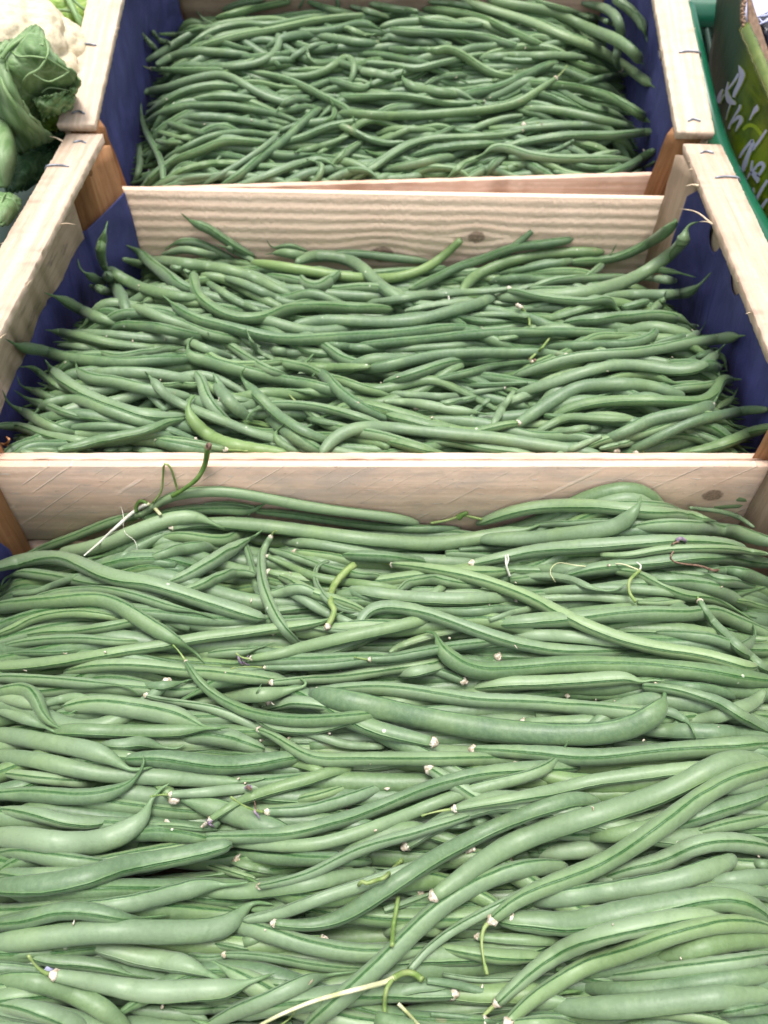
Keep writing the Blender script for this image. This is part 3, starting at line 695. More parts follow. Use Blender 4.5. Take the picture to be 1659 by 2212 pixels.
# rounded fold along the top: glossy print catching the light
Fe = catmull([(1610, 62, .6225), (1632, 110, .608), (1655, 165, .595), (1700, 270, .570), (1740, 350, .55)], 40)
fold = np.array([at(*p) for p in Fe])
T, U, Bn = frames(fold, -bn)
ang = np.linspace(-1.7, 1.9, 10); rr = 0.0034
V = fold[:, None] + (Bn[:, None] * np.sin(ang)[None, :, None] - U[:, None] * np.cos(ang)[None, :, None]) * rr
V = V + prs.normal(0, 0.00022, V.shape)
M['fold'] = simple_mat('folded_print', (0.07, 0.11, 0.012), (0.13, 0.17, 0.03), 60, 0.2, 0.6, 0.0015, 0.6)
fo = mesh_obj('folded_edge', V.reshape(-1, 3), [(i * 10 + j, i * 10 + j + 1, (i + 1) * 10 + j + 1, (i + 1) * 10 + j) for i in range(39) for j in range(9)], M['fold'], bx, None, True); rel(fo, bx)
md = fo.modifiers.new('thick', 'SOLIDIFY'); md.thickness = 0.0015
# torn corrugated edge
tp = catmull([(1609, -15, .618), (1606, 10, .618), (1604, 30, .619), (1606, 50, .620), (1613, 64, .621)], 60)
for k, ph in enumerate((0.0, 2.1, 4.0)):
    P = np.array([at(p[0] + 3.6 * math.sin(i * 0.75 + ph), p[1], p[2] - 0.001 * k) for i, p in enumerate(tp)])
    rel(tube_obj('torn_edge', P, 0.0009 + 0.0003 * np.sin(np.arange(60)), M['card'], bx, None, 5), bx)
rel(slab(bx, 'inner_panel', M['card'], [at(1612, -20, .622), at(1616, 64, .624), at(1700, 250, .60), at(1700, 250, .66)], 0.002), bx)
def ribbon(pts, off, mat, name, kx=1 / 5.53, ox=2772, oy=250, grow=0.0):
    """brush stroke of print on the box face; pts (x, y, width) in enlarged-picture units"""
    P = np.array([((ox + a * kx) * .54, (oy + b * kx) * .54, w * kx * .54) for a, b, w in pts])
    q = catmull(P, 26); d = np.gradient(q[:, :2], axis=0); d /= np.linalg.norm(d, axis=1)[:, None] + 1e-9
    nrm = np.stack([-d[:, 1], d[:, 0]], 1); hw = (q[:, 2] / 2 + grow)[:, None]
    Lp, Rp = q[:, :2] + nrm * hw, q[:, :2] - nrm * hw
    V = []
    for a, b in zip(Lp, Rp): V += [face_uv(*a) + bn * off, face_uv(*b) + bn * off]
    f = [(2 * i, 2 * i + 1, 2 * i + 3, 2 * i + 2) for i in range(25)]
    return V, f
strokes = [[(1075, 60, 10), (1115, 150, 90), (1150, 250, 135), (1140, 350, 115), (1080, 500, 100), (1010, 640, 90), (955, 770, 60)],
 [(1080, 250, 70), (985, 400, 52), (865, 560, 42), (842, 600, 20)], [(838, 425, 22), (825, 520, 46), (808, 620, 66), (830, 740, 110), (880, 850, 135), (960, 890, 100), (1008, 925, 40)],
 [(890, 930, 40), (850, 1040, 24), (785, 1270, 12)], [(722, 590, 32), (668, 690, 72), (622, 830, 84), (610, 900, 50)], [(765, 690, 18), (700, 790, 24), (650, 900, 34)],
 [(1112, 930, 44), (1085, 1030, 62), (985, 1180, 40), (900, 1340, 45), (850, 1470, 56)], [(920, 1350, 30), (1020, 1245, 66), (1095, 1205, 90), (1130, 1280, 95), (1065, 1400, 62), (1005, 1530, 18)],
 [(1492, 930, 14), (1470, 1020, 112), (1400, 1120, 62), (1318, 1275, 24)], [(1095, 2110, 44), (1180, 1960, 62), (1290, 1820, 62), (1375, 1720, 64)],
 [(1385, 1700, 40), (1390, 1800, 90), (1335, 1930, 92), (1280, 2060, 92), (1215, 2250, 110), (1180, 2360, 90), (1190, 2420, 30)], [(1700, 1490, 50), (1560, 1700, 62), (1450, 1850, 60), (1390, 1940, 50)],
 [(1385, 2170, 50), (1365, 2300, 64), (1375, 2400, 90), (1440, 2490, 130), (1492, 2590, 110), (1490, 2670, 24)], [(1425, 2380, 56), (1490, 2280, 60), (1590, 2225, 92), (1635, 2300, 80), (1575, 2420, 66), (1500, 2520, 60)],
 [(1258, 2590, 20), (1318, 2470, 50), (1360, 2420, 56)], [(1410, 2770, 30), (1400, 2860, 70), (1368, 2915, 36)], [(1720, 2600, 60), (1565, 2850, 70), (1475, 3040, 60), (1450, 3120, 30)], [(1720, 3020, 60), (1580, 3220, 74), (1530, 3340, 50)]]
b1, b2 = MB(), MB()
for s_ in strokes:
    b1.add(*ribbon(s_, 0.0024, None, '', grow=0.0)); b2.add(*ribbon([(a + 7, b + 4, w_) for a, b, w_ in s_], 0.0020, None, '', grow=1.1))
b2.add(*ribbon([(1150, 1490, 60), (1270, 1395, 84), (1400, 1410, 84), (1510, 1520, 84), (1620, 1680, 84)], 0.0017, None, ''))
rel(b1.obj('lettering', M['lettering'], bx), bx); rel(b2.obj('lettering_outline', M['outline'], bx), bx)
bag = empty('plastic_bag', at(1680, 100, .66), 'black and lilac plastic bag inside the printed box, top right corner', 'bag')
lo = lambda name, rows, mat, **kw: rel(patch_obj(name, rows, mat, bag, **kw), bag)
lo('film', [[(1590, -60, .70), (1640, -60, .69), (1720, -60, .68)], [(1600, 0, .70), (1640, 0, .69), (1720, 0, .68)], [(1606, 60, .70), (1640, 45, .685), (1720, 20, .68)], [(1612, 120, .72), (1640, 110, .71), (1720, 90, .70)]], M['lilac'], bump=.003, seed=21)
lo('dark_film', [[(1612, 62, .672), (1635, 40, .668), (1665, 25, .665), (1740, 0, .66)], [(1618, 80, .662), (1640, 75, .655), (1670, 68, .650), (1740, 60, .65)], [(1630, 150, .66), (1655, 150, .655), (1690, 150, .65), (1760, 150, .65)], [(1660, 260, .67), (1700, 260, .66), (1740, 260, .66), (1800, 260, .66)]], M['black_film'], bump=.007, seed=22, nu=40, nv=40)
for pts in ([(1632, 44, .655), (1640, 36, .652), (1652, 34, .650), (1662, 30, .650)], [(1628, 60, .652), (1642, 52, .648), (1662, 44, .645)], [(1640, 40, .650), (1648, 48, .648), (1660, 40, .648)]):
    rel(vein(pts, .0006, .0010, bag, M['lilac'], 'crease'), bag)

# ------------------------------------------------------------------ the beans
# one line per bean, drawn from the photograph: sheet key, width, kinds of the two ends (t thin tail, c capped,
# k capped with stalk, b blunt, x cut, h goes under others), then x,y along the pod; '*' lies on top; y yellow, d dark
SHEETS = {'5': (0, 1944, 1), '6': (1659, 1944, 1), '7': (0, 3132, 1), '8': (1659, 3132, 1), '3': (0, 864, 1), '4': (1659, 864, 1), 'I': (432, 0, .7162), 'J': (1512, 0, .8464)}
TR_NEAR = """
5 50 hh 110,455 200,420 330,370 450,322 560,288 640,270
5 60 ht 620,300 720,275 850,258 980,255 1070,262 1130,240 1173,205
5 25 bc 875,235 950,228 1020,230 1100,245
5 45 hh 1090,262 1250,278 1400,300 1560,322 1740,340 1990,342
5 60 ht 690,385 760,372 840,380 930,392 1000,385 1045,345 1065,305 1078,275
5 55 hh 500,480 590,430 670,385 740,355
5 60 hh 630,480 740,440 850,420 960,430
5 45 hh 1200,395 1350,405 1500,430 1650,460 1800,500
5 66 ct 745,335 800,320 900,312 1050,318 1200,335 1400,362 1560,385 1700,396 1860,408 2020,388 2160,362 2260,350 2360,310
5 55 th 2,600 20,555 90,532 180,540 300,558 420,570 540,578
5 45 ch 58,622 150,615 220,590 300,560 380,530
5 50 th 940,730 850,700 740,680 620,640 500,612 380,606 240,618 120,652
5 45 bh -20,800 60,770 130,735 220,712 330,705 440,715 560,740
5 50 hh 110,800 220,785 350,780 480,760 600,740 700,735
5 45 hh 0,860 60,840 200,820 350,815 500,830 650,830
5 35 hh 0,885 100,878 250,875 400,860
5 65 hh 280,960 450,930 620,930 800,955 950,970 1100,985 1250,1005
5 50 ht 590,1010 680,1020 760,1010 830,990
5 60 hh -40,1060 60,1080 160,1100 280,1110
5 70 hh 1130,1120 1250,1090 1350,1095 1450,1120
5 55 th 1190,833 1130,850 1060,870 960,878 870,885
5 35 hh 1040,360 1070,440 1090,520 1110,600 1130,650
5 45 ch 1155,460 1250,500 1350,545 1450,565 1560,580 1700,600 1750,620
5 45 hh 1160,430 1250,455 1350,490 1450,520 1560,540 1659,550
5 50 hh 1160,520 1260,570 1360,620 1460,650 1560,690 1600,720
5 45 hh 1200,590 1300,640 1400,700 1500,740 1550,755
5 35 ch 1310,758 1400,775 1500,785 1600,780
5 55 ch 1175,1005 1300,995 1450,985 1560,970 1700,945 1850,925 1960,890
5 55 hh 1100,640 1200,620 1300,600 1400,640
5 45 hh 1480,600 1600,640 1700,640
6 65 hh -150,600 0,625 150,640 320,645 480,640 560,650
6 60 hh -200,455 0,462 120,480 250,490
6 45 ch 575,650 750,640 900,635 1040,650 1150,660
6 45 kh 1095,657 1200,662 1300,655
6 40 bh 25,875 90,840 180,810 280,785 380,770
6 60 hh -60,915 50,900 150,880 300,852 450,835 560,840
6 60 hh 0,980 150,955 280,930
6 45 hh 180,695 350,700 500,690 620,690
6 60 hh 900,240 1080,240 1200,250 1320,280
6 75 hh 1060,340 1200,325 1350,335 1500,350 1600,380 1700,405
6 30 hh 600,325 750,320 900,310 1050,300
6 32 xh 325,432 450,425 600,425 680,430
6 60 hh 650,510 760,520 880,520 1000,530
6 75 hh 780,545 900,515 1050,500 1200,480 1350,460 1500,470 1700,495
6 60 ht 980,520 1100,540 1200,590 1300,630 1400,640 1500,680 1600,740
6 55 hh 60,610 120,572 220,560 320,580 420,590
6 45 hh 650,620 780,605 900,600 1050,600 1200,612 1300,628
6 70 hh 1150,560 1300,570 1430,600 1520,650 1560,690
6 60 hh 1200,530 1350,545 1500,570 1620,590
6 60 hh 1400,525 1520,525 1620,560 1700,600
6 40 hh 1490,640 1600,670 1700,700
6 60 hh 550,800 700,800 850,810 1000,830 1130,840
6 60 hh 1150,1010 1300,1025 1430,1040 1540,1075
6 75 hb 1300,1170 1400,1160 1500,1130 1600,1090 1640,1040
6 80 hh 1100,1210 1250,1215 1400,1220 1550,1230 1700,1240
6 50 th 1350,1255 1330,1200 1290,1160 1230,1130 1150,1130 1050,1140
6 80 hh 480,750 650,735 800,730 950,716 1150,705 1300,712 1420,700 1530,745 1680,810
6 40 ch 455,735 560,702 680,682 800,690
7 55 hh 0,205 150,225 300,245 450,260
7 80 hh 0,370 150,385 280,415 400,425 480,410
7 90 hb 540,480 680,465 800,475 870,490 930,500
7 30 ht 600,430 760,435 880,452 1020,455
7 85 hh 0,545 100,550 250,580 400,605 550,620
7 60 hh 0,1000 150,985 300,975
7 65 ht 100,985 220,1020 350,1030 480,1055 560,1080 670,1095
7 60 hh 560,1230 700,1240 850,1260 900,1290
7 60 hh 700,1215 820,1230 950,1225 1050,1220
7 70 hh 0,640 120,650 300,640 420,640
7 45 hh 1200,10 1300,25 1400,55 1500,85 1659,95
7 100 hh 780,55 900,45 1000,62 1080,90 1140,110
7 70 hh 1020,550 1150,570 1300,580 1450,580 1600,590
7 75 hh 870,720 1000,720 1150,712 1300,690 1450,660 1620,640
7 60 hh 750,960 830,1000 900,1010 980,1000
7 60 hh 880,940 1000,960 1120,975
7 50 hh 850,590 950,620 1050,650 1100,665
7 55 hh 1000,590 1120,620 1240,640
7 60 hh 1100,1170 1050,1130 980,1120 900,1100
7 50 hh 1180,150 1340,180 1480,250
7 55 ch 970,992 1080,995 1200,1010 1320,1032 1450,1050 1600,1058
7 60 hh 1250,330 1400,300 1500,270
7 45 hh 600,190 800,200 950,215
8 60 hh -40,700 60,660 150,640 250,610
8 50 hh 100,610 250,600 350,610
8 45 hh 220,490 330,495 450,490
8 60 ch 0,800 120,760 230,722
8 50 hh 250,440 350,430 450,410 560,400
8 60 hh 20,1175 120,1140 220,1130 330,1120
8 40 ch 200,1250 350,1265 500,1290
8 40 ch 260,1080 400,1100 550,1100
8 55 ch 185,1105 300,1120 420,1150 500,1165
8 60 hh 0,900 100,880 200,890 300,900
8 75 hh 240,960 350,980 500,1000 620,1000 730,995
8 70 ch 405,915 550,925 700,930 820,935
8 80 hh 650,560 800,545 950,530 1050,520
8 70 hh 860,480 1000,475 1150,440 1300,380
8 85 hh 1250,440 1400,380 1550,330 1700,280
8 75 hh 1340,470 1450,440 1560,420 1700,400
8 85 hh 1400,680 1530,665 1700,650
8 60 hh 1500,600 1600,600 1700,610
8 75 hh 1350,260 1450,280 1600,250 1700,230
8 80 hh 1300,700 1450,720 1600,720 1700,760
8 90 hh 1160,1010 1300,980 1450,945 1600,930 1700,930
8 75 hh 950,1090 1100,1080 1250,1060 1400,1040 1550,1020 1700,1000
8 80 hh 850,1130 1000,1150 1200,1140 1400,1110 1550,1090 1700,1080
8 60 hb 830,1250 1000,1240 1200,1240 1400,1270 1500,1300
8 100 hh 720,1215 900,1222 1100,1212 1300,1190 1500,1170 1700,1160
8 70 hh 1400,1250 1550,1230 1700,1220
8 70 hh 500,1300 700,1290 900,1310
7 95 hh -20,1215 100,1222 220,1252 330,1292 400,1330
7 90 hh -20,1100 120,1105 250,1135 350,1175 430,1220 500,1270 560,1330
7 60 hh 1100,1100 1200,1120 1300,1110
7 90 hh 970,860 1100,885 1250,930 1400,965 1550,985 1700,985 1850,970
*5 52 kh 600,290 680,232 760,195 860,180 980,180 1120,203 1280,235 1450,262 1600,280 1740,300 1810,318
*5 70 ht 260,440 380,428 500,388 600,348 700,310 790,290 860,293 920,318 975,345
*5 75 th 1138,343 1100,372 1040,405 960,455 880,505 800,548 720,580
*5 60 bh 1108,545 1050,530 960,545 880,580 800,610 700,640
*5 85 bh 1150,730 1020,695 900,660 760,612 640,572 520,558 400,515 300,475 200,462 80,480 -40,515
*5 60 ht -120,935 -30,938 150,925 350,900 520,870 700,845 850,810 1000,795 1150,775 1280,760 1400,742 1495,692
*5 75 ht -80,690 0,682 120,662 260,650 400,640 480,655 560,700 640,755 720,800 790,840 850,880 880,916
*5 60 ht -80,985 0,985 120,990 250,1000 400,1010 500,1015 560,1030 607,1062
*5 55 kh 1170,375 1135,440 1130,520 1140,600 1170,680 1210,750 1250,800 1300,850
*5 35 ch 1420,480 1372,500 1362,560 1390,620 1440,670 1500,695 1600,700
*5 60 kh 1090,900 1200,882 1320,850 1450,820 1560,795 1700,765 1800,740 1900,720
*5 42 kh 1145,940 1250,940 1400,935 1520,920 1659,895
*5 52 kh 1600,905 1700,900 1800,880 1950,850 2100,830 2200,820
*5 45 th 1130,1010 1105,1060 1100,1120 1130,1170 1190,1200 1300,1210 1400,1205 1500,1170 1659,1150
*5 65 ht 820,1095 930,1085 1060,1062 1170,1055 1260,1035 1315,1022 1325,1002 1290,985
*5 75 ht -60,1050 0,1050 60,1035 120,1040 160,1080 180,1130 220,1180 280,1210 342,1238
*5 50 ht 180,1105 260,1078 330,1070 385,1075 385,1095 340,1120 298,1140
*5 95 ht 280,1112 420,1098 540,1110 660,1130 760,1150 830,1175 880,1197 962,1212
*5 55 ht -40,1110 80,1150 160,1180 240,1220 264,1232
*5 65 ht 200,1215 330,1210 470,1215 600,1215 740,1215 860,1205 990,1200
*5 45 ch 630,1060 700,1080 800,1095 900,1115 1000,1150 1100,1195 1160,1240
*5 60 kh 805,918 840,975 890,1030 960,1080 1050,1125 1160,1155 1300,1170 1430,1165 1560,1150 1700,1140
*6 65 ht 400,320 500,282 620,250 780,238 950,245 1100,265 1250,282 1380,298 1440,310
*6 30 kh 1322,250 1450,265 1530,290 1600,335
*6 75 ht 400,385 600,385 750,372 900,352 1000,330 1060,290 1098,240 1110,200
*6 70 ch 380,490 500,465 650,435 800,420 1000,405 1200,395 1400,400 1560,425
*6 40 xh 940,455 1050,455 1200,430 1350,425 1500,430 1659,450
*6 48 ht 570,552 700,545 800,560 880,590 950,608 1000,605 1045,578
*6 72 kt 38,495 150,505 300,530 450,570 560,610 700,670 800,730 950,790 1100,840 1250,870 1400,888 1500,920 1575,940 1635,918
*6 66 hh -115,770 -95,712 -50,680 20,672 100,685 200,710 300,745 400,780 520,820 650,850 800,870 950,875 1080,875
*6 60 ht 1170,790 1300,800 1420,815 1480,840 1540,855 1590,822 1605,785 1588,745
*6 58 kh 1365,655 1420,740 1480,800 1540,860 1600,910 1680,975
*6 85 th 170,785 222,790 240,850 280,900 350,940 420,960 520,950 650,935 800,925 950,930 1150,940 1350,955 1500,980 1700,1005
*6 75 ht 380,1030 500,1010 650,1005 800,1000 950,990 1050,985 1110,1005 1150,995 1215,1000
*6 75 cb -290,1042 -150,1028 0,1030 200,1055 400,1080 600,1088 800,1108 1000,1128 1130,1138 1205,1128
*6 105 ht -320,1048 -200,1080 -50,1110 100,1145 250,1175 420,1205 600,1225 780,1232 940,1225 1060,1200 1150,1155 1205,1100 1214,1012
*6 60 xh 1125,1025 1250,1035 1350,1060 1450,1090 1530,1140 1600,1180 1700,1232
*7 75 ht -40,130 150,150 300,185 450,215 560,218 700,225 850,235 1000,245 1100,240 1145,230
*7 65 ht 440,85 540,85 620,76 700,95 760,102 802,85
*7 85 ht -60,35 0,40 120,60 250,85 370,105 450,130 520,170 570,195 660,182
*7 92 hh 540,150 680,145 820,160 960,175 1100,165 1240,145 1330,135
*7 75 ht -60,300 0,300 150,300 300,310 420,305 500,285 560,255 600,210 622,160 615,128
*7 100 ht -60,475 -20,480 120,490 250,510 380,510 480,490 560,450 620,400 650,330 690,280 732,253
*7 60 kh 740,300 900,290 1050,275 1150,262
*7 60 kh 910,410 1000,350 1100,305 1220,265 1330,235 1420,205 1520,188
*7 70 kh 1155,375 1300,370 1420,345 1540,310 1660,265
*7 70 xh 890,490 1000,485 1150,480 1300,460 1400,430 1500,405 1600,370 1780,300 1900,255 2050,215 2200,195 2350,182 2500,185
*7 60 ct 1005,512 1130,520 1280,525 1400,515 1520,475 1640,435 1790,375 1940,315 2080,272 2220,238 2330,205 2400,150 2462,62
*7 70 ch 1120,20 1180,45 1240,85 1310,130 1380,152 1480,150 1600,145 1750,145 1950,145 2150,150 2260,155
*7 62 ch 1120,697 1240,675 1350,640 1450,590 1530,550 1640,510 1780,470 1900,430 2060,380
*7 85 ht 340,790 480,785 600,765 720,735 820,710 900,692 990,690 1075,680
*7 105 hb -60,700 -20,700 120,695 260,680 400,650 520,610 640,590 760,570 880,545 1003,514
*7 85 ht -60,870 100,850 200,815 300,800 420,810 500,830 570,838 650,832 732,822
*7 92 ht 380,950 480,970 600,1000 720,1020 800,1035 870,1062 930,1090 1003,1118
*7 100 ht -60,945 -20,940 120,930 300,905 480,890 640,895 800,895 900,890 980,870 1040,820 1090,768 1180,775
*7 95 kt 235,1080 400,1110 550,1140 700,1155 850,1145 980,1140 1080,1110 1185,1073
*7 75 ht 880,1310 1020,1240 1150,1190 1280,1130 1400,1085 1540,1065
*8 85 ch 385,108 550,115 700,125 850,140 1000,135 1200,115 1400,100 1680,72
*8 64 kh 305,362 450,335 600,310 750,280 900,240 1050,220 1200,200 1350,185 1450,180 1550,172
*7 60 bh 1050,842 1180,822 1300,782 1420,737 1540,700 1659,660 1800,610 1900,560
*7 76 cb 1185,858 1320,868 1430,850 1540,795 1650,720 1760,650 1860,585 2000,510 2140,440 2280,380 2420,335 2520,315 2592,332
*8 92 hh 950,660 1050,625 1200,590 1320,530 1430,505 1550,510 1659,540 1720,560
*8 92 hb 640,770 800,740 950,722 1100,702 1250,672 1380,632 1480,595 1518,568
*8 110 hh 490,840 650,850 800,860 950,832 1100,800 1250,772 1400,752 1520,758 1600,795 1680,860
*8 48 xh 110,1060 180,980 280,900 400,830 520,770 640,710 760,670
*8 96 hh -340,1310 -220,1210 -100,1110 20,1000 130,890 250,780 380,700 520,640 650,615 790,612
*8 92 kh 1110,-1000 1110,-1000
*8 96 ch 215,740 330,660 430,585 540,520 680,460 830,415 980,370 1120,325 1250,275 1370,205 1480,155 1570,148 1700,178
*8 100 kh 468,842 560,765 680,705 830,650 980,580 1120,490 1250,400 1370,310 1500,235 1620,195 1720,178
*8 96 kh 490,1200 600,1100 700,1020 800,960 900,920 1050,880 1200,850 1350,830 1480,825
*8 88 ch 535,1285 650,1180 760,1110 870,1040 1000,1000 1150,940 1300,890 1450,860 1580,860 1680,885
"""
